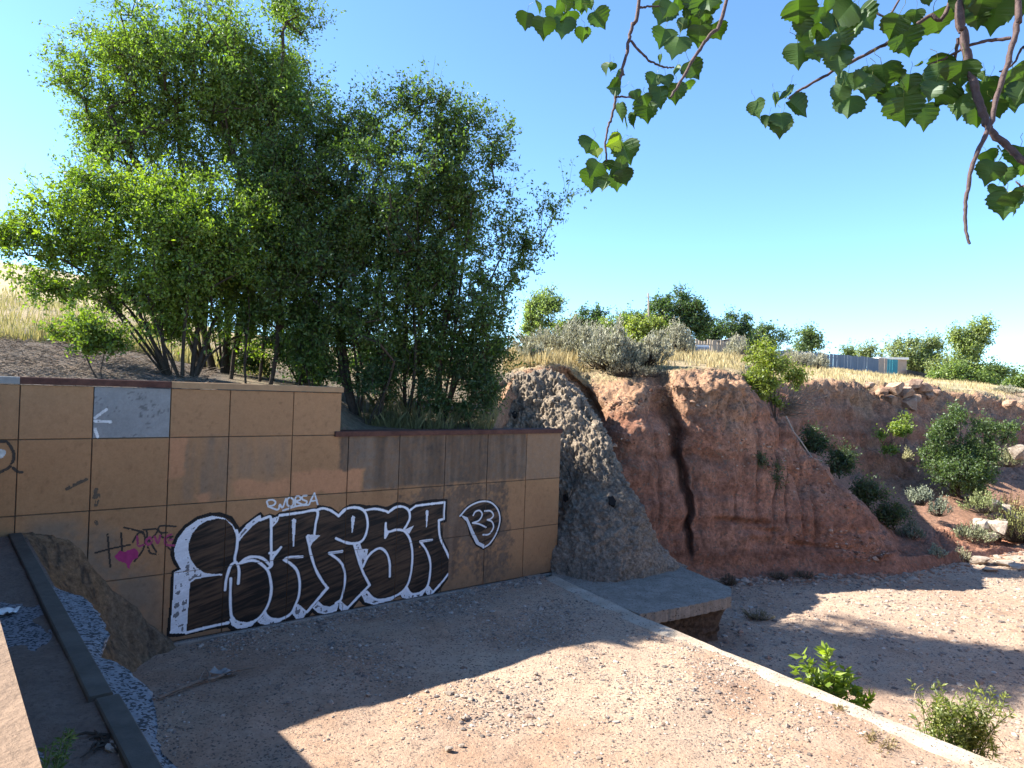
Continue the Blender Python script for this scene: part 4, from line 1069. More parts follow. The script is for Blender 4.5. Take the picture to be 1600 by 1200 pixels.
tree('elm_tree', 'low spreading bright green elm leaning out over the dark mulch slope', [ground_pt(285, 15.4), ground_pt(300, 15.7), ground_pt(268, 15.6)],
     [pxblob(150, 340, 125, 70, 15.2), pxblob(240, 395, 150, 95, 15.6), pxblob(65, 370, 66, 56, 15.0), pxblob(340, 390, 105, 105, 16.2), pxblob(100, 432, 95, 42, 15.4), pxblob(335, 470, 90, 75, 16.4), pxblob(30, 395, 45, 46, 15.2), pxblob(250, 315, 95, 55, 15.8), pxblob(300, 525, 70, 38, 15.9), pxblob(200, 465, 80, 30, 15.4)],
     600, 80000, .088, (.080, .145, .016), (.22, .30, .035), r0=.075, spread=.27, step=.5)
tree('elm_tree', 'broad dense elm with many stems rising behind the lower wall', [ground_pt(590, 16.9), ground_pt(635, 17.4), ground_pt(560, 17.2), ground_pt(690, 17.5), ground_pt(655, 17.1)],
     [pxblob(600, 290, 175, 118, 17.3), pxblob(640, 215, 95, 72, 17.3), pxblob(710, 270, 82, 92, 17.4), pxblob(735, 410, 90, 100, 17.6), pxblob(560, 420, 130, 120, 17.1), pxblob(660, 470, 125, 95, 17.2), pxblob(500, 250, 75, 90, 17.4), pxblob(788, 385, 42, 55, 17.8), pxblob(700, 560, 90, 60, 17.4), pxblob(560, 540, 95, 75, 17.2)],
     980, 126000, .088, (.036, .075, .016), (.13, .205, .034), r0=.095, spread=.30, step=.55)
tree('elm_tree', 'thicket elm with thin dark stems between the tall elm and the broad one', [ground_pt(420, 16.8), ground_pt(385, 16.4), ground_pt(450, 17.2), ground_pt(490, 17.0), ground_pt(405, 17.4), ground_pt(470, 17.8), ground_pt(360, 17)],
     [pxblob(440, 360, 95, 95, 17.0), pxblob(400, 440, 95, 75, 16.6), pxblob(490, 430, 85, 95, 17.0), pxblob(450, 295, 75, 70, 17.4), pxblob(500, 520, 65, 55, 16.8)],
     430, 50000, .088, (.04, .085, .015), (.13, .205, .034), r0=.055, spread=.28, step=.5)
tree('leafy_shrub', 'low yellow green shrub on the mulch behind the wall cap', [ground_pt(160, 13.6)], [pxblob(145, 535, 48, 32, 13.7), pxblob(105, 515, 30, 20, 13.8)], 60, 5200, .075, G_YEL0, G_YEL1, r0=.02, spread=.16, cat='shrub', step=.25)
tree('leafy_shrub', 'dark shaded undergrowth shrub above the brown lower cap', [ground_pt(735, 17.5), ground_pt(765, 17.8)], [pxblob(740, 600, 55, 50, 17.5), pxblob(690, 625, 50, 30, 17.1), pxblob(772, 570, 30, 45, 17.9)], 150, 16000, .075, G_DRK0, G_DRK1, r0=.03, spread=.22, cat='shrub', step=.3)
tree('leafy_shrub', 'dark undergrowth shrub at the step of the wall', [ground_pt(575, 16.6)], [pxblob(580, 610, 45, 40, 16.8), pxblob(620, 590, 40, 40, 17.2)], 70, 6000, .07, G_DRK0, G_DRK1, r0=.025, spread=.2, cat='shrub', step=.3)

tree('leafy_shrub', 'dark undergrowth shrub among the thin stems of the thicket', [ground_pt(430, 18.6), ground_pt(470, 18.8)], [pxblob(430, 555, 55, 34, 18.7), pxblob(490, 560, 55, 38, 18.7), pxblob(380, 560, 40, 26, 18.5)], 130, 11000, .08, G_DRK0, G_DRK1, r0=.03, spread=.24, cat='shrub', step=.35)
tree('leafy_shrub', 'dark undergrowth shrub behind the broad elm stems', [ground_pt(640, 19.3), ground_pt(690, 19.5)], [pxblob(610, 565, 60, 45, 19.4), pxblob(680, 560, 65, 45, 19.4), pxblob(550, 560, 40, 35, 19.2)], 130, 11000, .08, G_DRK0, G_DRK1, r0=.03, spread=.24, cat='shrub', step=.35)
# far trees: label, x, y, rx, ry, depth, dark, light
FAR = [
    ('pale green tree at the edge of the sage, beside the broad elm', 848, 484, 36, 26, 52, (.10, .15, .05), (.22, .27, .10)),
    ('small dark round tree rising behind the pale sagebrush', 918, 497, 25, 24, 50, (.03, .065, .02), (.08, .13, .035)),
    ('low bright green bush between the dark round tree and the big tree', 962, 512, 32, 16, 48, (.09, .14, .035), (.19, .24, .06)),
    ('big dark tree towering behind the stake fence', 1055, 490, 56, 36, 60, (.025, .055, .018), (.08, .125, .032)),
    ('yellow green bush in front of the big dark tree', 1010, 520, 38, 20, 44, (.13, .17, .035), (.26, .29, .06)),
    ('dark tree behind the shed roof', 1150, 510, 26, 20, 66, (.03, .06, .025), (.08, .12, .04)),
    ('small grey green tree at the start of the blue board fence', 1196, 523, 30, 14, 72, (.05, .085, .035), (.12, .165, .06)),
    ('lone small tree beyond the middle of the blue board fence', 1262, 528, 22, 16, 110, (.05, .085, .035), (.13, .17, .06)),
    ('grey green spreading tree behind the teal boards', 1420, 556, 52, 24, 105, (.10, .13, .06), (.20, .23, .10)),
    ('airy light green tree standing alone by the far houses', 1515, 536, 36, 32, 92, (.11, .15, .05), (.23, .27, .09)),
    ('bushy green tree at the foot of the airy tree', 1500, 585, 48, 18, 88, (.07, .115, .03), (.17, .22, .055)),
    ('dark green tree near the white trailer', 1552, 580, 26, 13, 98, (.05, .09, .03), (.12, .16, .045)),
    ('green bush on the far side of the bare soil mound', 1596, 598, 26, 12, 105, (.08, .13, .035), (.18, .23, .06)),
    ('tiny tree peeking over the blue board fence', 1330, 554, 7, 8, 120, (.06, .10, .04), (.14, .18, .06)),
    ('low green bush filling in left of the dark round tree', 888, 518, 22, 13, 50, (.08, .12, .03), (.17, .21, .06)),
    ('bushy mid green tree joining the big dark tree on its left', 990, 505, 24, 15, 58, (.05, .09, .025), (.13, .17, .045)),
    ('dark bush between the big dark tree and the shed', 1112, 520, 22, 14, 64, (.03, .06, .02), (.08, .12, .035)),
    ('grey green bush behind the end of the stake fence', 1172, 530, 18, 10, 70, (.05, .085, .035), (.12, .16, .06)),
    ('pale bush between the spreading tree and the airy tree', 1468, 572, 22, 12, 100, (.10, .13, .05), (.2, .23, .09)),
    ('pale low tree behind the beige board', 1365, 553, 20, 7, 115, (.10, .13, .06), (.2, .23, .1)),
]
for (lb, x, y, rx, ry, Y, c0, c1) in FAR:
    c0 = tuple(v * 1.35 for v in c0); c1 = tuple(v * 1.35 for v in c1)
    s = Y / FPX; rx *= 1.2; ry *= 1.15
    g = ground_pt(x, Y)
    blobs = [pxblob(x, y, rx * .6, ry * .7, Y)]
    for k_ in range(8):
        a_ = random.uniform(0, 6.28); f_ = random.uniform(.35, .8); r_ = random.uniform(.22, .42)
        blobs.append(pxblob(x + rx * f_ * math.cos(a_), y - ry * f_ * math.sin(a_) + ry * .1, rx * r_, ry * r_ * 1.1, Y))
    gy_ = proj(g)[1]
    blobs.append(pxblob(x, (y + gy_) / 2, rx * .62, max(ry * .45, (gy_ - y) * .4), Y)); blobs.append(pxblob(x + rx * random.uniform(-.5, .5), gy_ - 4, rx * .7, 7, Y))
    area = rx * ry
    tree('distant_tree' if ry > 15 else 'distant_bush', lb, [g], blobs, max(30, int(area / 8)), max(1200, int(area * 7.5)), 3.6 * s, c0, c1, r0=max(.06, ry * s * .06), spread=max(.2, 7.0 * s), cat='tree' if ry > 15 else 'bush',
         group='trees and bushes on the far upland', aspect=.6, step=1.5, rmin=.02, zmin=g[2] + .1)

# sagebrush and rabbitbrush: fans of pale shoots
def brush(name, label, base, w, h, n, c0, c1, dark=(.10, .085, .07), group=None, cat='shrub', leaf=.05, nl=9, lean=1.0, woody=True):
    base = np.array(base, float)
    th = thing(name, label, cat, base, group)
    a = RNG.uniform(0, 2 * math.pi, n); r = np.sqrt(RNG.uniform(0, 1, n))
    wob = 1 + .45 * vnoise(np.cos(a) * 1.7 + base[0], np.sin(a) * 1.7 + base[1], s=9)
    hob = 1 + .5 * vnoise(np.cos(a) * r * 2.2 + base[0] * 3, np.sin(a) * r * 2.2, s=10)
    tip = np.stack([np.cos(a) * r * w * wob, np.sin(a) * r * w * wob, h * hob * np.sqrt(np.clip(1 - .85 * r ** 2, .03, 1)) * RNG.uniform(.6, 1.12, n)], 1)
    st_ = np.stack([np.cos(a) * r * w * .25, np.sin(a) * r * w * .25, np.zeros(n) - .05], 1)
    mid = st_ * .5 + tip * .5 + np.stack([np.cos(a) * r * w * .18, np.sin(a) * r * w * .18, -.08 * h * r], 1) * lean
    A = np.concatenate([st_, mid]); B = np.concatenate([mid, tip])
    rr = max(.004, h * .008)
    V, F = frusta(A, B, np.full(2 * n, rr), np.full(2 * n, rr * .6), 3)
    npobj('stems', V, F, M['bark'] if woody else M['dryleaf'], th, col=np.tile(dark, (len(V), 1)))
    t = RNG.uniform(.15, 1.05, (n, nl))
    P = (mid[:, None] + (tip - mid)[:, None] * t[..., None]).reshape(-1, 3) + RNG.normal(size=(n * nl, 3)) * h * .02
    dirs = np.repeat(tip - mid, nl, 0); dirs /= np.linalg.norm(dirs, axis=1)[:, None] + 1e-9
    V, F = leaves(P, leaf, .32, dirs=dirs, jit=.45)
    tt_ = np.clip(RNG.normal(.5, .25, n)[:, None] + RNG.normal(0, .15, (n, nl)), 0, 1).reshape(-1)
    c = lerp(np.array(c0), np.array(c1), tt_[:, None])
    npobj('foliage', V, F, M['sage'], th, col=np.repeat(c, 4, 0))
    return th
SG0, SG1 = (.24, .23, .165), (.44, .42, .31)
SG = [('wide pale sagebrush at the rim beside the broad elm', 868, 27.5, 1.45, 1.15, 420), ('pale sagebrush next to the concrete post', 905, 26.5, .9, .9, 240), ('dusty sagebrush overhanging the lit cliff lip', 962, 24.4, 1.0, 1.25, 420),
      ('grey sagebrush just above the gully head', 1002, 24.8, .85, 1.15, 320), ('pale rabbitbrush in front of the stake fence', 1058, 34, .9, 1.25, 260), ('bleached rabbitbrush by the end of the stake fence', 1150, 39, .9, 1.0, 220),
      ('white flowering rabbitbrush at the left end of the blue board fence', 1238, 45, 1.0, .95, 220), ('white flowering rabbitbrush in front of the blue boards', 1272, 46, .8, .85, 200), ('pale brush behind the concrete post', 940, 31, 1.0, 1.0, 260), ('grey brush between post and elm', 835, 24.5, .6, .6, 140),
      ('silvery brush low on the bare soil mound', 1570, 50, 1.1, .5, 160)]
for (lb, x, Y, w, h, n) in SG:
    brush('sagebrush', lb, ground_pt(x, Y), w, h, n, SG0, SG1, leaf=.13, nl=16, group='pale brush along the cliff rim')

brush('sagebrush', 'dark twiggy half dead sagebrush hanging over the lit lip', ground_pt(992, 23.5) - [0, 0, .1], .95, .55, 420, (.10, .09, .06), (.22, .20, .14), leaf=.07, nl=5, group='pale brush along the cliff rim')

# dry grass: nobody could count it
def grass(name, label, P, h, c0, c1, width=.012, lean=.35, parent=None, kind='stuff', per=1):
    n = len(P)
    a = RNG.uniform(0, 2 * math.pi, n); hh = h * RNG.uniform(.4, 1.25, n) * np.clip(.75 + 1.0 * fbm(P[:, 0] * .8, P[:, 1] * .8, o=3, s=123), .25, 1.5) * np.interp(P[:, 1], [30, 42], [1, .6])
    tipo = np.stack([np.cos(a), np.sin(a), np.zeros(n)], 1) * (hh * lean * RNG.uniform(.1, 1.2, n))[:, None]
    b = RNG.uniform(0, 2 * math.pi, n); sd = np.stack([np.cos(b), np.sin(b), np.zeros(n)], 1) * (width * RNG.uniform(.6, 1.3, n))[:, None]
    mid = P + tipo * .35 + np.stack([np.zeros(n), np.zeros(n), hh * .6], 1); tip = P + tipo + np.stack([np.zeros(n), np.zeros(n), hh], 1)
    V = np.stack([P - sd, P + sd, mid + sd * .7, tip, mid - sd * .7], 1).reshape(-1, 3)
    F = np.arange(n * 5).reshape(n, 5)
    c = lerp(np.array(c0), np.array(c1), RNG.uniform(0, 1, (n, 1)))
    return npobj(name, V, F, M['dryleaf'], parent, col=np.repeat(c, 5, 0), kind=kind, label=label)
def scatter_ground(x0, x1, Y0, Y1, n, clump=2.0, thr=-.1, edge=None):
    out = []
    while len(out) < n:
        m_ = n * 2
        x = RNG.uniform(x0, x1, m_); Y = Y0 + (Y1 - Y0) * RNG.uniform(0, 1, m_) ** 1.6
        X = np.interp(x, cx, haz) * Y
        ok = fbm(X / clump, Y / clump, o=3, s=121) > thr
        if edge is not None: ok &= Y > np.interp(x, edge[0], edge[1])
        for xi, Yi in zip(x[ok][:n - len(out)], Y[ok][:n - len(out)]): out.append(ground_pt(xi, Yi))
    return np.array(out)
edge = ([780, 860, 930, 985, 1022, 1110, 1160, 1185, 1260, 1320, 1415, 1530, 1600, 1700], [23.0, 23.0, 24.4, 24.2, 24.2, 24.9, 25.4, 31.2, 32.8, 34.7, 37.8, 41.5, 44, 47])
GP = scatter_ground(785, 1640, 23, 62, 26000, 2.5, -.22, edge)
grass('dry_grass', 'tall straw coloured dry grass covering the upland behind the cliff rim', GP, .42, (.34, .27, .13), (.56, .46, .25), width=.016)
GP = scatter_ground(-300, 420, 19, 50, 10000, 3, -.1)
grass('dry_grass', 'straw and green weeds on the slope behind the mulch', GP, .45, (.28, .27, .09), (.46, .40, .18), width=.018)
GP = scatter_ground(560, 780, 16.6, 18.2, 1300, .6, .05)
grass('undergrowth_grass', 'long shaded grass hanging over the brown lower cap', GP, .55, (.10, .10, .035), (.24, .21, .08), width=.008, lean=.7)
# mulch litter of dead sticks behind the tall wall
lp = scatter_ground(-250, 330, 10.5, 20, 5200, 1.5, -.4, ([-500, 0, 180, 330], [8.6, 11.5, 12.7, 13.8]))
an = RNG.uniform(0, 2 * math.pi, len(lp)); le = RNG.uniform(.1, .45, len(lp))
bb = lp + np.stack([np.cos(an) * le, np.sin(an) * le, RNG.uniform(-.02, .2, len(lp)) * le * 2], 1) + [0, 0, .03]
V, F = frusta(lp + [0, 0, .02], bb, np.full(len(lp), .008), np.full(len(lp), .004), 3)
npobj('stick_litter', V, F, M['barkpale'], kind='stuff', label='litter of dead grey sticks on the slope behind the tall wall')

# cliff plants -------------------------------------------------------
def on_surface(x, y, Y): return atd(x, y, Y)
tree('leaning_sapling', 'bright yellow green sapling growing out of the cliff corner', [atd(1212, 655, 24.6)], [pxblob(1198, 580, 34, 38, 24.9), pxblob(1215, 560, 36, 22, 25.2), pxblob(1195, 620, 26, 26, 24.7), pxblob(1240, 590, 22, 24, 25.4)],
     150, 9000, .10, (.13, .18, .025), (.27, .30, .05), r0=.045, spread=.17, cat='sapling', step=.3)
tw = []
for k in range(70):
    a = atd(1225 + random.uniform(-8, 10), 640 + random.uniform(-10, 12), 25); b = atd(random.uniform(1228, 1300), random.uniform(588, 655), 25 + random.uniform(-1.0, .6))
    mid_ = (a + b) / 2 + RNG.normal(size=3) * .12
    tw.append(tube([a, (a + mid_) / 2 + RNG.normal(size=3) * .03, mid_, (b + mid_) / 2 + RNG.normal(size=3) * .05, b], [.02, .014, .011, .007, .004], 4))
V, F = merge(tw); bp = atd(1225, 645, 25)
bs = thing('bare_bush', 'bare grey twigs of a dead bush beside the yellow green sapling', 'bush', bp); npobj('twigs', local(V, bp), F, M['barkpale'], bs)
V, F = tube([atd(1228, 650, 24.6), atd(1240, 675, 24.4), atd(1252, 690, 24.3), atd(1262, 705, 24.3), atd(1270, 716, 24.2), atd(1285, 720, 24.2)], [.03, .028, .025, .022, .02, .012], 6)
npobj('bleached_branch', V, F, M['rock'], label='bleached bent branch lying down the cliff spur', cat='branch')
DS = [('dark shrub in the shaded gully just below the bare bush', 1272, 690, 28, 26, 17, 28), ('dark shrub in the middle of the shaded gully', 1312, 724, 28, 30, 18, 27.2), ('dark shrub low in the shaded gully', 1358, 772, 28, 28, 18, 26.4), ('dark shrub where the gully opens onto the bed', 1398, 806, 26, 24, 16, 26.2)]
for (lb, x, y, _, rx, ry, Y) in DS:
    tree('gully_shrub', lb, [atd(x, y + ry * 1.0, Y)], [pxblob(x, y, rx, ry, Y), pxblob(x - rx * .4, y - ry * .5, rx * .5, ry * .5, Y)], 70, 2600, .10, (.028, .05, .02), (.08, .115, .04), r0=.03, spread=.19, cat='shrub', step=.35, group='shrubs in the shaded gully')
for (lb, x, y, rx, ry, Y) in (('leaf clump low on the cliff spur face', 1216, 745, 14, 20, 23.4), ('thin weed on the cliff spur face', 1190, 720, 8, 14, 23.2)):
    tree('cliff_weed', lb, [atd(x, y + ry, Y)], [pxblob(x, y, rx, ry, Y)], 26, 700, .08, (.05, .07, .03), (.13, .15, .06), r0=.012, spread=.12, cat='weed', step=.25)
tree('sprouting_sapling', 'small bright green sapling on the bare slope beside the round bush', [atd(1388, 694, 33.2)], [pxblob(1400, 668, 20, 12, 33.2), pxblob(1378, 680, 13, 6, 33.1), pxblob(1412, 656, 8, 8, 33.3)], 40, 1500, .13, (.12, .18, .025), (.24, .30, .05), r0=.02, spread=.14, cat='sapling', step=.3)
tree('sprouting_sapling', 'flat little green sprout below the small sapling', [atd(1395, 708, 33)], [pxblob(1398, 704, 14, 4, 33)], 14, 420, .12, (.12, .18, .025), (.24, .30, .05), r0=.012, spread=.12, cat='sapling', step=.3)
tree('round_bush', 'large round green bush on the sunny slope at the bend', [atd(1520, 778, 31.5), atd(1500, 772, 31.8)],
     [pxblob(1512, 715, 62, 48, 32), pxblob(1495, 665, 32, 32, 32), pxblob(1460, 690, 24, 30, 31.8), pxblob(1548, 680, 28, 32, 32), pxblob(1500, 738, 56, 28, 31.4), pxblob(1500, 645, 14, 16, 32)],
     330, 27000, .105, (.045, .085, .026), (.13, .185, .055), r0=.07, spread=.2, cat='bush', step=.45)
for (lb, x, y, w, h, c0, c1, n, Y) in (
        ('silver sage at the sunlit tip of the cliff shadow', 1438, 788, .55, .8, (.20, .23, .16), (.36, .39, .28), 130, 28.6), ('silver sage beside the round bush foot', 1466, 805, .45, .7, (.20, .23, .16), (.36, .39, .28), 110, 28.2),
        ('grey green sage among the pale boulders', 1516, 845, .9, .65, (.16, .18, .10), (.33, .34, .2), 170, 27.6), ('pale green weed clump above the boulders', 1535, 800, .75, .75, (.20, .24, .09), (.36, .40, .17), 170, 29.5),
        ('yellow green weed clump at the end of the boulders', 1592, 845, 1.0, 1.3, (.22, .25, .07), (.42, .42, .15), 240, 28.5), ('small grey sage at the shaded bed edge', 1462, 872, .3, .4, (.2, .22, .16), (.36, .38, .27), 60, 25.0),
        ('dry tan weed tuft in front of the flat rocks', 1502, 880, .35, .5, (.3, .27, .16), (.46, .42, .28), 80, 25.5), ('rusty dry weeds beside the round bush', 1585, 800, .8, .7, (.26, .16, .08), (.42, .28, .15), 120, 30),
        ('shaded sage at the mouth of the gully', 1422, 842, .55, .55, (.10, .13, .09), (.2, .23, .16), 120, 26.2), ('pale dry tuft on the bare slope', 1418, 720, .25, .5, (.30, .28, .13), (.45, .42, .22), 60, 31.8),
        ('greyish sage behind the round bush', 1572, 728, .8, .8, (.22, .24, .12), (.38, .38, .2), 160, 34.5)):
    brush('sage_clump', lb, atd(x, y, Y), w, h, n, c0, c1, leaf=.09, nl=9, group='sage and weed clumps on the right bank', cat='shrub')

# dead shrub in front of the shotcrete
tw = []
b0, _ = shot_pt(880, 800); b0 = b0 + np.array([0, -.35, 0])
for path in ([(878, 795), (892, 765), (905, 740), (915, 715), (914, 690), (908, 665)], [(905, 740), (890, 712), (880, 690)], [(892, 765), (885, 740), (870, 720)], [(912, 722), (925, 700), (930, 672)], [(878, 795), (872, 770), (866, 750)], [(915, 715), (922, 735), (935, 730)]):
    pts = np.array([shot_pt(x, y)[0] + np.array([.05, -.35, .05]) + RNG.normal(size=3) * .02 for (x, y) in path])
    tw.append(tube(pts, np.linspace(.022, .007, len(pts)), 5))
V, F = merge(tw); ds = thing('dead_shrub', 'leafless dark shrub standing against the grey sprayed concrete', 'shrub', b0); npobj('branches', local(V, b0), F, M['bark'], ds)

# plants at the sill and on the bed -----------------------------------
def leafy(name, label, base, paths, lsize, n, c0, c1, cat='plant', aspect=.34, mat='leaf'):
    th = thing(name, label, cat, base)
    tubes, P, D = [], [], []
    for pth in paths:
        pth = smooth_line(np.array(pth), 6)
        tubes.append(tube(pth, np.linspace(.011, .004, len(pth)), 4))
        for k in range(n):
            f = RNG.uniform(.3, 1) ** .8 * (len(pth) - 1); i = min(int(f), len(pth) - 2)
            p = pth[i] + (pth[i + 1] - pth[i]) * (f - i)
            d_ = pth[i + 1] - pth[i]; d_ = d_ / np.linalg.norm(d_)
            s_ = RNG.normal(size=3); s_ -= d_ * (s_ @ d_); s_ /= np.linalg.norm(s_)
            P.append(p); D.append(d_ * .55 + s_)
    V, F = merge(tubes); npobj('stems', local(V, base), F, M['leaf'], th, col=np.tile([.10, .14, .03], (len(V), 1)))
    V, F = leaves(np.array(P), lsize, aspect, dirs=np.array(D), jit=.15)
    c = lerp(np.array(c0), np.array(c1), RNG.uniform(0, 1, (len(P), 1)))
    npobj('foliage', local(V, base), F, M[mat], th, col=np.repeat(c, 4, 0))
b = np.array([*atd(1310, 1090, 11.4)[:2], -1.05])
leafy('leafy_weed', 'bright green leafy weed growing up behind the pale sill', b,
      [[b, (b + atd(x, y, 11.3)) / 2 + RNG.normal(size=3) * .06, atd(x, y, 11.3 + random.uniform(-.15, .15))] for (x, y) in ((1290, 1012), (1296, 1030), (1252, 1022), (1262, 1040), (1278, 1048), (1245, 1045), (1320, 1045), (1330, 1062), (1342, 1082), (1360, 1092), (1312, 1075), (1285, 1062), (1305, 1052))],
      .17, 44, (.12, .19, .02), (.28, .36, .05), aspect=.42)
b = np.array([*atd(1500, 1150, 10.6)[:2], -1.05])
leafy('straggly_weed', 'straggly green and straw weed clump behind the near end of the sill', b,
      [[b, (b + atd(x, y, 10.4)) / 2 + RNG.normal(size=3) * .14, atd(x, y, 10.4 + random.uniform(-.3, .3))] for (x, y) in [(random.gauss(1500, 34), random.gauss(1104, 18)) for _ in range(64)] + [(1522, 1075), (1460, 1072), (1440, 1085), (1555, 1108)]],
      .085, 50, (.13, .17, .04), (.30, .31, .10), aspect=.3)
cur = []
for k in range(26):
    c = b + np.array([RNG.normal(0, .22), RNG.normal(0, .2), 0.75 + RNG.normal(.05, .14)]); r = random.uniform(.1, .28); ax = RNG.normal(size=3); ax /= np.linalg.norm(ax); e1 = np.cross(ax, [0, 0, 1.]); e1 /= np.linalg.norm(e1); e2 = np.cross(ax, e1)
    th0 = random.uniform(0, 6)
    cur.append(tube([c + r * (e1 * math.cos(th0 + t) + e2 * math.sin(th0 + t)) for t in np.linspace(0, random.uniform(2, 4.5), 12)], .004, 3))
V, F = merge(cur); npobj('dry_curls', V, F, M['dryleaf'], col=np.tile([.42, .34, .2], (len(V), 1)), label='curled dry straw tangled in the straggly weed', cat='straw')
b = U(-3.02, 9.2, 2.05)
leafy('apron_weed', 'feathery green weed growing on the apron beside the bridge parapet', b,
      [[b, b + (np.array(t) - b) * .5 + RNG.normal(size=3) * .03, np.array(t)] for t in [atd(x, y, 4.3 + random.uniform(-.2, .2)) for (x, y) in ((108, 1138), (98, 1150), (84, 1158), (72, 1165), (60, 1180), (92, 1175), (48, 1190), (112, 1148), (36, 1185))]], .05, 60, (.035, .07, .02), (.09, .16, .035), aspect=.22)
for (lb, x, y, w, h, c0, c1) in (('dark dry tuft beside the sill slab corner', 1137, 912, .28, .3, (.06, .05, .035), (.14, .11, .07)), ('flat dry tuft in the shaded bed below the slab', 1182, 965, .4, .16, (.12, .11, .06), (.24, .2, .12)),
                                 ('flat brown tuft at the cliff foot', 1220, 903, .3, .14, (.09, .07, .05), (.18, .14, .09)), ('second flat brown tuft at the cliff foot', 1258, 901, .35, .14, (.09, .07, .05), (.18, .14, .09))):
    p = atz(x, y, -1.0); brush('dry_tuft', lb, p, w, h, 90, c0, c1, leaf=.05, nl=7, cat='weed', group='dry tufts on the stream bed')
for (lb, x, y, w, h) in (('small brown tuft on the sunny sand near the sill', 1372, 1165, .3, .1), ('tiny brown tuft on the sunny sand', 1312, 1110, .12, .05)):
    p = atz(x, y, 0.0); brush('sand_tuft', lb, p, w, h, 80, (.2, .16, .07), (.36, .27, .13), leaf=.04, nl=6, cat='weed', group='tufts on the sunny sand', woody=False)

# ================================================================== STONES
def gravel(name, label, P, size, cols):
    n = len(P); ico = RKS
    Vs, Fs, Cs, o = [], [], [], 0
    which = RNG.integers(0, len(ico), n)
    import bmesh
    bm = bmesh.new(); bmesh.ops.create_icosphere(bm, subdivisions=1, radius=1)
    bV = np.array([v.co[:] for v in bm.verts]); bF = np.array([[v.index for v in f.verts] for f in bm.faces]); bm.free()
    nv = len(bV)
    S = size[:, None] * RNG.uniform(.6, 1.25, (n, 3)) * np.array([1, 1, .62])
    jit = 1 + RNG.normal(0, .17, (n, nv, 1))
    th_ = RNG.uniform(0, 6.28, n); ct, s_ = np.cos(th_)[:, None], np.sin(th_)[:, None]
    L = bV[None] * jit * S[:, None]
    X = L[..., 0] * ct - L[..., 1] * s_; Y = L[..., 0] * s_ + L[..., 1] * ct
    V = np.stack([X, Y, L[..., 2]], -1) + P[:, None]
    F = (bF[None] + (np.arange(n) * nv)[:, None, None]).reshape(-1, 3)
    ca = np.array(cols); c = ca[RNG.integers(0, len(ca), n)] * RNG.uniform(.75, 1.2, (n, 1))
    return npobj(name, V.reshape(-1, 3), F, M['stone'], col=np.repeat(c, nv, 0), kind='stuff', label=label)
STC = [(.27, .21, .165), (.32, .265, .22), (.19, .155, .135), (.36, .31, .265), (.22, .15, .115), (.13, .11, .10)]
def floor_pts(n, x0, x1, y0, y1, thr, cl, cond):
    out = np.zeros((0, 3))
    while len(out) < n:
        X = RNG.uniform(x0, x1, n * 3); Y = RNG.uniform(y0, y1, n * 3)
        Z, T, u, q = floor_z(X, Y)
        ok = cond(u, q, T, X, Y) & (fbm(X * cl, Y * cl, o=3, s=131) + RNG.normal(0, .25, len(X)) > thr)
        out = np.concatenate([out, np.stack([X, Y, Z], 1)[ok]])
    return out[:n]
P = floor_pts(15000, -5, 9, 6, 20, .06, .9, lambda u, q, T, X, Y: (q > .12) & (u > -1.0) & (T < .01))
gravel('basin_gravel', 'loose gravel strewn over the silty basin floor', P + [0, 0, .002], np.clip(RNG.lognormal(-4.35, .5, len(P)), .006, .055), STC)
P = floor_pts(22000, 3, 26, 9, 30, -.25, .5, lambda u, q, T, X, Y: (T > .99) & (q > 0) & (u < 40))
gravel('stream_gravel', 'coarse gravel of the dry stream bed below the sill', P, np.clip(RNG.lognormal(-3.75, .5, len(P)), .012, .09), STC)
kr0, kr1 = int(np.searchsorted(tt, 1.1)), int(np.searchsorted(tt, 3.2)); kc0, kc1 = int(np.searchsorted(cx, 880)), int(np.searchsorted(cx, 1400))
ii = RNG.integers(kr0, kr1, 2600); jj = RNG.integers(kc0, kc1, 2600)
PS = P4[ii, jj]; keep_ = vnoise(PS[:, 0] * .4, PS[:, 1] * .4, PS[:, 2] * 1.6, s=61) > -.05
PS = PS[keep_]
gravel('cliff_pebbles', 'pebbles and clods standing out of the red cliff face', PS, np.clip(RNG.lognormal(-3.5, .5, len(PS)), .015, .11), [(.27, .13, .085), (.20, .10, .065), (.33, .21, .145), (.15, .08, .055), (.38, .27, .2)])
kf = int(np.searchsorted(tt, 1.0)); jj = RNG.integers(int(np.searchsorted(cx, 1060)), int(np.searchsorted(cx, 1600)), 1500)
PS = P4[kf, jj] + np.stack([RNG.normal(0, .3, 1500), -np.abs(RNG.normal(0, .55, 1500)), np.zeros(1500)], 1); PS[:, 2] = floor_z(PS[:, 0], PS[:, 1])[0]
gravel('foot_rubble', 'crumbled clods and stones fallen along the foot of the cliff', PS, np.clip(RNG.lognormal(-3.2, .55, 1500), .02, .16), [(.27, .15, .10), (.22, .12, .08), (.33, .23, .17), (.30, .24, .19)])
uu_ = RNG.uniform(.2, 8.6, 1700); qq_ = .09 + np.abs(RNG.normal(0, .28, 1700)); PS = WA + WW * uu_[:, None] + WN * qq_[:, None]; PS[:, 2] = floor_z(PS[:, 0], PS[:, 1])[0]
gravel('wall_foot_gravel', 'gravel and dirt crumbs gathered along the foot of the graffiti wall', PS, np.clip(RNG.lognormal(-4.0, .5, 1700), .008, .06), STC)
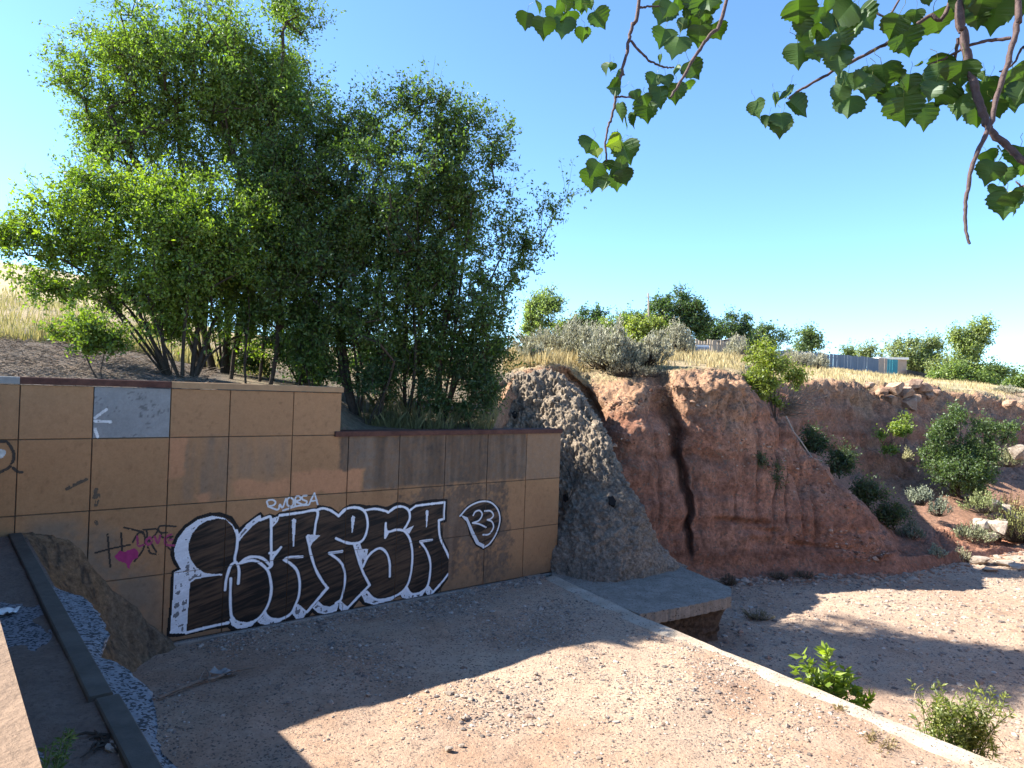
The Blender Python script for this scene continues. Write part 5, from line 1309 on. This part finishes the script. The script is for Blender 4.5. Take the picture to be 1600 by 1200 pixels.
# single stones big enough to pick out
def stone(name, label, group, p, s, mt, cat='stone', flat=1.0):
    V, F = random.choice(RK); a = random.uniform(0, 6.28)
    Rm = np.array([[math.cos(a), -math.sin(a), 0], [math.sin(a), math.cos(a), 0], [0, 0, flat]])
    o = npobj(name, (V @ Rm.T) * s, F, M[mt]); o.location = tuple(np.array(p) + np.array([0, 0, s * .28 * flat]))
    link(o, None, label, cat, group)
for (x, y, s) in ((700, 1086, .085), (736, 1096, .06), (838, 1056, .05), (725, 1124, .06), (668, 1080, .045), (807, 1104, .05), (980, 1090, .055), (628, 1040, .06), (648, 1042, .05), (728, 1010, .05), (700, 1175, .075), (720, 1166, .05), (932, 1086, .045), (1048, 1046, .045), (575, 1085, .06), (540, 1020, .05), (610, 1062, .06), (880, 990, .045), (770, 985, .05), (860, 1012, .04)):
    p = atz(x, y, 0.03); p[2] = floor_z(p[0], p[1])[0] 
    stone('stone', 'fist sized stone lying loose on the basin floor', 'stones on the basin floor', p, s, 'rock')
for (x, y, s, Y) in ((1552, 798, .55, 29.6), (1576, 803, .5, 29.8), (1586, 815, .4, 29.2), (1535, 828, .5, 28.4), (1562, 832, .55, 28.0), (1548, 842, .4, 27.6), (1590, 712, .7, 34), (1568, 822, .35, 28.6), (1528, 820, .35, 28.8)):
    stone('boulder', 'pale boulder tumbled on the right bank below the round bush', 'pale boulders on the right bank', atd(x, y, Y), s, 'rock', 'boulder')
for (x, y, s) in ((1530, 880, .5), (1565, 882, .4), (1590, 888, .45), (1512, 872, .3), (1500, 862, .28), (1580, 874, .3), (1545, 892, .3), (1462, 840, .3), (1480, 848, .28), (1498, 856, .25)):
    p = atz(x, y, -1.0); stone('flat_rock', 'flat rock at the sunny edge of the stream bed', 'flat rocks at the bed edge', p, s, 'rock', 'rock', .6)
for (x, y, s, Y) in ((1398, 612, .62, 36.4), (1412, 618, .75, 36.8), (1424, 606, .6, 37.6), (1440, 612, .6, 38), (1450, 622, .5, 38), (1462, 618, .4, 38.6), (1420, 640, .7, 36.6), (1410, 652, .5, 36.2), (1430, 628, .5, 37.4), (1392, 630, .5, 36.0), (1378, 615, .4, 35.8), (1310, 616, .3, 33.8), (1358, 606, .35, 35.3), (1575, 634, .45, 42)):
    stone('rim_rock', 'pinkish caliche block sticking out of the crumbling rim', 'caliche blocks along the rim', atd(x, y, Y), s, 'rimrock', 'rock')

# ================================================================== FENCES, SHED, POLE AND OTHER SMALL THINGS ON THE UPLAND
def boxat(c, sx, sy, sz, rz=0.0):
    c_, s_ = math.cos(rz), math.sin(rz); V = []
    for z in (0, sz):
        for (x, y) in ((-sx / 2, -sy / 2), (sx / 2, -sy / 2), (sx / 2, sy / 2), (-sx / 2, sy / 2)):
            V.append((c[0] + x * c_ - y * s_, c[1] + x * s_ + y * c_, c[2] + z))
    return np.array(V), BOXF
def fence(name, label, A, B, hA, hB, n, mats, jag, thick=.03, gap=.08, rails=True, part='plank', drop=.5):
    A, B = np.array(A, float), np.array(B, float)
    th = thing(name, label, 'fence', A)
    dv = B - A; L = np.hypot(dv[0], dv[1]); rz = math.atan2(dv[1], dv[0])
    for k in range(n):
        f = (k + .5) / n; c = A + dv * f; h = hA + (hB - hA) * f + random.uniform(-jag, jag)
        V, F = boxat(c - [0, 0, drop], L / n * (1 - gap * random.uniform(.5, 1.6)), thick, h + drop, rz + random.uniform(-.05, .05))
        V[4:, 0] += random.uniform(-jag, jag) * .3
        npobj(part, local(V, A), F, M[mats[k % len(mats)] if not callable(mats) else mats(k)], th)
    if rails:
        for zf in (.25, .8):
            off = np.array([-math.sin(rz), math.cos(rz), 0]) * .06
            V, F = tube([A + off + [0, 0, hA * zf], B + off + [0, 0, hB * zf]], .04, 4); npobj('rail', local(V, A), F, M['wood'], th)
Y0, Y1 = 56, 60
fence('stake_fence', 'rough grey wooden stake fence below the big dark tree', atd(1086, 556, Y0), atd(1162, 560, Y1), 1.25, 1.3, 19, ['wood'], .14, thick=.07, gap=.35, part='stake')
fence('board_fence', 'long blue grey board fence ending in beige and teal boards', atd(1214, 573, 60), atd(1402, 585, 84), 1.45, 1.75, 34, lambda k: 'teal' if k >= 30 else ('beige' if k >= 27 else 'slate'), .05, gap=.05)
fence('dark_fence', 'low dark board fence running on from the teal boards', atd(1416, 588, 88), atd(1456, 594, 94), .85, .75, 10, ['dark'], .03, gap=.04)
th = thing('pink_wall', 'low pink stucco wall beyond the dark fence', 'wall', atd(1470, 594, 98))
V, F = boxat(atd(1463, 594, 98), 1.5, .3, .75); npobj('wall_panel', local(V, th.location), F, M['pink'], th)
V, F = boxat(atd(1479, 595, 98), 1.3, .3, .72); npobj('wall_panel', local(V, th.location), F, M['pink'], th)
th = thing('shed', 'shed with a tilted brown roof behind the stake fence', 'shed', atd(1135, 556, 64)); tl = np.array(th.location)
V, F = boxat(atd(1135, 552, 64), 3.0, 2, 1.1); npobj('shed_wall', local(V, tl), F, M['wood'], th)
Pr = [atd(1102, 541, 63), atd(1154, 528, 63), atd(1158, 526, 66), atd(1106, 539, 66)]; Vr = np.array(Pr + [p + np.array([0, 0, .12]) for p in Pr]); npobj('shed_roof', local(Vr, tl), BOXF, M['beige'], th)
V, F = boxat(atd(1156, 556, 63.4), .45, .3, 1.75); npobj('chimney', local(V, tl), F, M['wood'], th)
th = thing('storage_shed', 'storage shed with a flat white roof behind the teal boards', 'shed', atd(1388, 580, 90)); tl = np.array(th.location)
V, F = boxat(atd(1388, 584, 90), 3.2, 2.5, 1.95); npobj('shed_wall', local(V, tl), F, M['beige'], th)
V, F = boxat(atd(1388, 562, 90), 3.6, 2.9, .2); V[5:7, 2] += .08; npobj('shed_roof', local(V, tl), F, M['white'], th)
pb = ground_pt(1012, 46)
pt = thing('utility_pole', 'thin wooden pole in front of the big dark tree', 'pole', pb); ptop = atd(1013, 458, 46)
V, F = tube([pb - [0, 0, .2], (pb + ptop) / 2, ptop], [.075, .065, .05], 6); npobj('shaft', local(V, pb), F, M['wood'], pt)
V, F = tube([ptop - [.18, 0, .25], ptop - [-.18, 0, .25]], .03, 4); npobj('crosspiece', local(V, pb), F, M['wood'], pt)
gp_ = ground_pt(938, 28.5); s_ = thing('marker_post', 'squat pale concrete post half hidden by sagebrush', 'post', gp_)
tpz = atd(942, 522, 28.5)[2] - gp_[2]
V, F = boxat(gp_ - [0, 0, .2], .2, .2, tpz + .2); npobj('post', local(V, gp_), F, M['sill'], s_)
V, F = boxat(gp_ + [.28, 0, tpz - .16], .45, .2, .14); npobj('lintel', local(V, gp_), F, M['sill'], s_)
for (lb, x, Y, nm) in (('thin metal fence post in the dry grass beside the elm', 791, 24.0, 'fence_post'), ('thin pale stake on the weedy slope', 156, 22, 'fence_post')):
    g = ground_pt(x, Y); th = thing(nm, lb, 'post', g)
    V, F = tube([g - [0, 0, .2], g + [0, 0, .6], g + [.01, 0, 1.1]], .025, 5); npobj('shaft', local(V, g), F, M['barkpale'], th)
    V, F = boxat(g + [.01, 0, 1.08], .07, .07, .05); npobj('post_cap', local(V, g), F, M['barkpale'], th)
g = ground_pt(1093, 45); th = thing('water_tank', 'small grey metal tank in the straw grass by the stake fence', 'tank', g)
V, F = tube([g + [-.5, 0, .35], g + [-.46, 0, .35], g + [.46, 0, .35], g + [.5, 0, .35]], [.05, .3, .3, .05], 12); npobj('tank_body', local(V, g), F, M['slate'], th)
for dx in (-.3, .3):
    V, F = boxat(g + [dx, 0, -.1], .08, .5, .3); npobj('leg', local(V, g), F, M['wood'], th)
V, F = boxat(g + [-.75, .1, -.1], .35, .3, .62); npobj('white_bin', V, F, M['white'], label='white bin beside the small grey tank', cat='bin')
g = atd(1558, 605, 112); th = thing('white_trailer', 'white trailer house far off beyond the bare soil mound', 'trailer', g); tl = np.array(g)
V, F = boxat(g, 3.2, 2.4, .95); npobj('body', local(V, tl), F, M['white'], th)
V, F = boxat(g + [0, 0, .95], 2.2, 2.0, .25); npobj('roof', local(V, tl), F, M['white'], th)
V, F = boxat(g + [-.6, -1.22, .35], .7, .05, .35); npobj('window', local(V, tl), F, M['dark'], th)
V, F = boxat(g + [.7, -1.22, .35], .7, .05, .35); npobj('window', local(V, tl), F, M['dark'], th)
# debris on the basin floor
def bedpt(x, y, dz=.03):
    p = atz(x, y, 0.03); p[2] = floor_z(p[0], p[1])[0] + dz; return p
V, F = tube([bedpt(247, 1091, .04), bedpt(275, 1082, .07), bedpt(305, 1070, .06), bedpt(335, 1062, .05), bedpt(370, 1052, .07), bedpt(398, 1049, .05)], [.02, .03, .03, .026, .018, .008], 6)
st_ = thing('drift_branch', 'grey driftwood branch lying in the shade under the weir', 'branch', bedpt(305, 1070)); npobj('limb', local(V, st_.location), F, M['barkpale'], st_)
tw = [tube([bedpt(x, y, .05), bedpt(x + dx, y + dy, .15), bedpt(x + dx * 2, y + dy * 2, .1)], [.012, .008, .004], 4) for (x, y, dx, dy) in ((310, 1068, 8, -8), (330, 1063, -8, -9), (350, 1058, 12, 4), (318, 1066, 6, 8))]
V, F = merge(tw); npobj('side_twigs', local(V, st_.location), F, M['barkpale'], st_)
pw = bedpt(347, 1054, .05)
GXl, GYl = np.meshgrid(np.linspace(-.16, .16, 12), np.linspace(-.1, .1, 9))
V = np.stack([GXl, GYl, .05 * fbm(GXl * 12, GYl * 12, o=2, s=141) + .05], -1).reshape(-1, 3) + pw
npobj('plastic_scrap', V, gridfaces(9, 12), M['capgrey'], label='crumpled grey plastic scrap caught on the driftwood', cat='litter', smooth=True)
tw = []
for k in range(14):
    a = atz(170 + random.uniform(-20, 12), 1155 + random.uniform(-8, 10), 2.06); ang_ = random.uniform(0, 6.28); l = random.uniform(.08, .25)
    tw.append(tube([a, a + np.array([math.cos(ang_) * l * .5, math.sin(ang_) * l * .5, .03]), a + np.array([math.cos(ang_) * l, math.sin(ang_) * l, .01])], [.014, .01, .005], 4))
V, F = merge(tw); npobj('twig_debris', V, F, M['bark'], label='dark twigs caught against the weir curb', cat='twigs')
for (x, y, s) in ((182, 1162, .05), (176, 1175, .06), (168, 1135, .045), (190, 1180, .04)):
    stone('stone', 'stone caught against the weir curb', 'stones by the weir curb', atz(x, y, 2.05), s, 'rock')
p = atz(8, 958, 2.06); V = np.stack([GXl * .7, GYl, .04 * fbm(GXl * 14, GYl * 14, o=2, s=143) + .03], -1).reshape(-1, 3) + p
npobj('paper_scrap', V, gridfaces(9, 12), M['white'], label='white scrap of paper on the shaded apron', cat='litter', smooth=True)

# ================================================================== COTTONWOOD OVERHEAD
ct = thing('cottonwood_tree', 'cottonwood tree on the near bank whose twigs hang down against the sky', 'tree', U(4.2, 15.2, 2.4))
cl_ = np.array(ct.location)
trunk_top = cl_ + np.array([-.5, .3, 5.2])
V, F = tube([cl_ - [0, 0, .3], cl_ + [-.05, .05, 1.2], cl_ + [-.2, .1, 2.8], cl_ + [-.35, .2, 4.0], trunk_top], [.30, .25, .21, .18, .14], 12); npobj('trunk', local(V, cl_), F, M['barkpale'], ct, smooth=True)
limb = np.array([trunk_top - [0, 0, .9], [2.6, 2.0, 7.0], [1.7, 2.15, 7.05], [.9, 2.2, 6.95], [.1, 2.25, 6.75]])
limb = smooth_line(limb, 8)
V, F = tube(limb, np.linspace(.12, .02, len(limb)), 8); npobj('limb', local(V, cl_), F, M['barkpale'], ct, smooth=True)
c7 = lambda x, y, Y=2.15: atd(780 + x / 3.81, y / 3.81, Y)
c8 = lambda x, y, Y=2.15: atd(1150 + x / 3.0, y / 3.0, Y)
def to_limb(p):
    i = np.argmin(np.linalg.norm(limb - (p + np.array([.15, 0, .9])), axis=1)); return limb[i]
BR = []      # (points, r0, r1)
def branch(pts, r0, r1, join=True):
    pts = [np.array(p) for p in pts]
    if join:
        e = to_limb(pts[0]); d0 = pts[0] - pts[1]; d0 = d0 / np.linalg.norm(d0)
        pts = [e, e * .45 + (pts[0] + d0 * .25) * .55] + pts
    s = smooth_line(pts, 6)
    s = s + RNG.normal(size=s.shape) * .0012
    rr = np.linspace(r0, r1, len(s)) * (1 + .25 * np.abs(np.sin(np.arange(len(s)) * 2.1)))
    V, F = tube(s, rr, 6)
    o = npobj('branch', local(V, cl_), F, M['twig'], ct, smooth=True)
    BR.append((s, o)); return s
def along(fn, pts, Y0, Y1): return [fn(x, y, Y0 + (Y1 - Y0) * i / max(1, len(pts) - 1)) for i, (x, y) in enumerate(pts)]
branch(along(c7, [(835, 0), (790, 150), (770, 260), (735, 410), (700, 540), (680, 660), (650, 750), (632, 850), (640, 960)], 2.15, 2.1), .0062, .0025)
branch(along(c7, [(785, 245), (850, 320), (920, 375), (990, 400), (1040, 402)], 2.14, 2.2), .0035, .002, False)
branch(along(c7, [(830, 45), (880, 40), (985, 38)], 2.15, 2.2), .0035, .002, False)
branch(along(c7, [(700, 575), (740, 578), (785, 578)], 2.12, 2.12), .0028, .002, False)
branch(along(c7, [(1355, 0), (1250, 210), (1170, 330), (1090, 470), (1020, 585)], 2.05, 1.98), .0062, .003)
branch(along(c7, [(420, -60), (400, 10), (390, 40)], 2.2, 2.2), .004, .002)
branch(along(c8, [(1010, 0), (900, 75), (750, 180), (600, 260), (430, 350), (310, 415), (245, 465)], 2.1, 2.2), .0065, .003)
branch(along(c8, [(760, 0), (640, 50), (540, 100), (470, 130)], 2.2, 2.25), .004, .002)
branch(along(c8, [(1050, 0), (1065, 150), (1090, 290), (1125, 430), (1165, 550), (1200, 620), (1280, 690), (1350, 760), (1480, 860)], 2.05, 1.95), .0115, .0075)
branch(along(c8, [(1325, 0), (1318, 100), (1290, 240), (1235, 410), (1190, 590), (1120, 740), (1085, 890), (1075, 1000), (1080, 1090), (1095, 1145)], 1.98, 1.92), .0085, .003)
branch(along(c8, [(1285, 180), (1180, 190), (1080, 220), (1000, 265), (900, 300)], 2.0, 2.1), .0045, .0025, False)
branch(along(c8, [(1045, 180), (1020, 290), (1005, 340), (900, 395)], 2.06, 2.12), .0042, .0025, False)
branch(along(c8, [(1400, 150), (1345, 215), (1300, 300), (1230, 340)], 2.0, 2.05), .004, .0022)
branch(along(c8, [(1420, 780), (1350, 870), (1310, 855)], 2.0, 2.02), .0035, .002)
branch(along(c8, [(500, -40), (470, 40), (430, 90)], 2.25, 2.25), .0035, .002)
# leaf: heart-shaped with a drawn-out tip, toothed edge, folded along the midrib, long stalk
def leafmesh(seed, fold, yel=0.0):
    r = np.random.default_rng(seed)
    half = [(0.0, 0.0), (.18, .045), (.36, .02), (.50, -.09), (.545, -.22), (.51, -.36), (.41, -.50), (.27, -.61), (.12, -.69), (0.0, -.88)]
    def dens(h):
        o = []
        for i in range(len(h) - 1):
            (x0, y0), (x1, y1) = h[i], h[i + 1]; o.append((x0, y0))
            if 1 <= i < 8: o.append(((x0 + x1) / 2 * .93, (y0 + y1) / 2 + .02))
        return o + [h[-1]]
    R_ = dens(half); n = len(R_); V = []; F = []
    mid_ = [(0, y) for (_, y) in R_]
    for j, (x, y) in enumerate(R_): V.append((0, min(y, 0.0), 0))
    for sgn_ in (1, -1):
        for j, (x, y) in enumerate(R_):
            w_ = x * (1 + r.normal(0, .02)); V.append((sgn_ * w_, y, fold * x + .05 * math.sin(y * 6 + seed) * x * 2))
    for b_ in (n, 2 * n):
        for j in range(n - 1):
            f_ = [j, j + 1, b_ + j + 1, b_ + j]; F.append(f_ if b_ == n else f_[::-1])
    V = np.array(V)
    V[:, 2] += -.10 * (V[:, 1] + .4) ** 2 * r.uniform(.2, 3.5) + r.uniform(-.5, .5) * V[:, 0] * np.abs(V[:, 0]) + r.uniform(-.3, .3) * V[:, 0] * V[:, 1]
    V[:, 0] *= r.uniform(.86, 1.08)
    tv, tf = tube([(0, 0, 0), (.02, .22, .03), (r.normal(0, .09), .38, .06), (r.normal(0, .16), .52, .04)], [.010, .008, .008, .010], 4)
    Fa = np.concatenate([np.array(F), tf + len(V)]); Va = np.concatenate([V, tv])
    g = np.array([.036, .066, .015]) * (1 + r.normal(0, .14)); g = lerp(g, np.array([.13, .17, .02]), yel)
    c = np.tile(g, (len(Va), 1)); c[:n] = g * 1.5; c[len(V):] = (.17, .19, .06)
    return npmesh('leaf', Va, Fa, M['cotton'], col=c, smooth=False)
LM = [leafmesh(k, f) for k, f in enumerate((.25, .1, -.2, .45, .3, -.1, .5, .15, -.35, .4))] + [leafmesh(19, .3, .8)]
def leaf(p, size, ang_deg, edge_on=False, mesh=None):
    p = np.array(p); view = p - EYEP; view /= np.linalg.norm(view)
    right = np.cross(view, [0, 0, 1.]); right /= np.linalg.norm(right); up_ = np.cross(right, view)
    a = math.radians(ang_deg)
    y_ = up_ * math.cos(a) + right * math.sin(a); z_ = -view
    tl = RNG.normal(0, .38, 2)
    if edge_on: tl[0] = random.choice((-1, 1)) * 1.25
    x_ = np.cross(y_, z_)
    x2 = x_ * math.cos(tl[0]) + z_ * math.sin(tl[0]); z2 = np.cross(x2, y_)
    y2 = y_ * math.cos(tl[1]) + z2 * math.sin(tl[1]); z2 = np.cross(x2, y2)
    org = p + y2 * size * .42
    mw = Matrix.Identity(4)
    for i in range(3): mw[i][0] = x2[i] * size; mw[i][1] = y2[i] * size; mw[i][2] = z2[i] * size; mw[i][3] = org[i] - cl_[i]
    base_w = org + y2 * size * .6
    j = int(np.argmin([np.min(np.linalg.norm(s - base_w, axis=1)) for s, _ in BR]))
    o = bpy.data.objects.new('leaf', mesh or random.choice(LM[:10]))
    o.matrix_local = mw
    link(o, BR[j][1])
L7 = [(160, 130, 105, 10), (260, 175, 125, 5), (380, 165, 130, 0), (320, 100, 95, 20), (410, 110, 95, -15), (395, 40, 90, 10), (490, 40, 85, -10), (500, 210, 85, 0), (600, 120, 115, -30), (545, 30, 55, -20), (350, 50, 80, 30), (440, 20, 80, 0),
      (975, 90, 130, 10), (1000, 60, 100, 25), (1220, 60, 150, -20), (1200, 150, 110, 0), (970, 230, 125, 15), (1050, 285, 145, 0), (1190, 220, 120, 0), (1300, 190, 110, -25), (1090, 150, 75, 5), (1060, 40, 90, 10), (1250, 20, 110, -10), (1150, 20, 120, 10), (1130, 100, 90, 30),
      (670, 400, 50, 20), (725, 440, 55, -70), (680, 520, 80, 85), (810, 570, 65, -20), (720, 675, 110, -15), (880, 670, 125, 0), (915, 485, 95, 20), (1000, 485, 75, -20), (945, 560, 95, 0), (960, 600, 95, -15), (1050, 560, 120, 0), (1160, 420, 115, -30), (1130, 510, 70, -10), (840, 640, 80, 10), (870, 600, 70, -30),
      (540, 870, 125, 40), (680, 855, 100, 80), (760, 915, 135, -25), (655, 985, 65, 20), (735, 1010, 110, -60), (565, 1015, 105, 25), (560, 1080, 130, 5), (745, 1060, 100, -20), (700, 1090, 105, -5), (625, 1110, 65, 20)]
for (x, y, s, a) in L7: leaf(c7(x, y, 2.15 + random.uniform(-.06, .08)), s / 3.81 / FPX * 2.15 * 1.22, a + random.gauss(0, 8))
for (x, y, s, a) in ((230, 50, 90, 5), (645, 415, 90, 5), (755, 730, 100, 0), (800, 720, 110, 0), (1050, 420, 80, 0), (960, 360, 80, -25), (1125, 140, 90, 0), (520, 60, 70, 0)): leaf(c7(x, y, 2.15), s / 3.81 / FPX * 2.15, a, True)
leaf(c7(580, 915, 2.1), 75 / 3.81 / FPX * 2.15, -10, mesh=LM[10]); leaf(c7(675, 852, 2.12), 110 / 3.81 / FPX * 2.15, 70, mesh=LM[10])
L8 = [(295, 60, 120, 0), (380, 80, 85, 20), (430, 30, 80, -10), (500, 70, 130, 60), (610, 90, 120, -40), (530, 150, 115, 0), (395, 160, 85, 10), (310, 130, 80, 15), (290, 265, 120, 5), (380, 250, 85, -15), (430, 240, 95, -10), (480, 300, 105, 0), (500, 200, 95, -20), (340, 180, 80, 0), (565, 110, 100, -20), (450, 110, 90, 20), (520, 250, 70, 10),
      (100, 515, 85, -15), (145, 570, 60, 10), (215, 565, 85, 0), (290, 510, 110, -45), (210, 600, 95, 0),
      (740, 130, 110, 15), (795, 205, 125, 0), (940, 110, 145, -10), (780, 120, 85, -10), (840, 80, 65, 0),
      (510, 400, 110, 30), (530, 500, 120, 5), (480, 450, 85, 25), (625, 410, 110, 20), (695, 370, 130, -10), (760, 360, 55, 0), (810, 395, 85, 0), (870, 400, 80, 10), (750, 465, 125, 10), (790, 525, 130, 0), (830, 480, 110, -20), (885, 550, 125, 0), (960, 300, 110, 30), (950, 360, 115, -10), (975, 450, 120, 40), (920, 430, 90, 0), (1055, 350, 120, 10), (1050, 500, 120, 0), (1130, 545, 115, -10), (1140, 450, 125, 20), (1220, 515, 95, -20), (1240, 430, 95, 0), (1300, 465, 130, 0), (1310, 380, 140, -20), (660, 430, 80, 0), (1330, 440, 100, 10), (1180, 400, 80, 0), (585, 390, 80, 50),
      (1210, 80, 155, 0), (1100, 60, 125, 10), (1150, 20, 125, -10), (1050, 20, 90, 0), (1270, 40, 130, -10), (900, 3, 50, 0), (1185, 50, 110, 20), (1130, 100, 80, 0), (1330, 40, 100, 0),
      (1190, 735, 70, -10), (1190, 815, 110, 20), (1260, 830, 80, -10), (1215, 900, 65, 20), (1260, 965, 125, 0), (1320, 940, 60, -10), (1320, 740, 105, 10), (1345, 800, 70, 0), (1345, 900, 60, 0), (1290, 940, 80, -20)]
for (x, y, s, a) in L8: leaf(c8(x, y, 2.1 + random.uniform(-.08, .08)), s / 3.0 / FPX * 2.1 * 1.2, a + random.gauss(0, 8))
for (x, y, s, a) in ((215, 460, 90, 20), (180, 470, 80, -5), (240, 430, 80, 10), (620, 340, 70, 0), (1170, 360, 70, -20), (1245, 735, 70, 10), (460, 290, 80, 0), (1240, 700, 50, 0), (850, 300, 50, 40), (1300, 990, 60, 10)): leaf(c8(x, y, 2.1), s / 3.0 / FPX * 2.1, a, True)
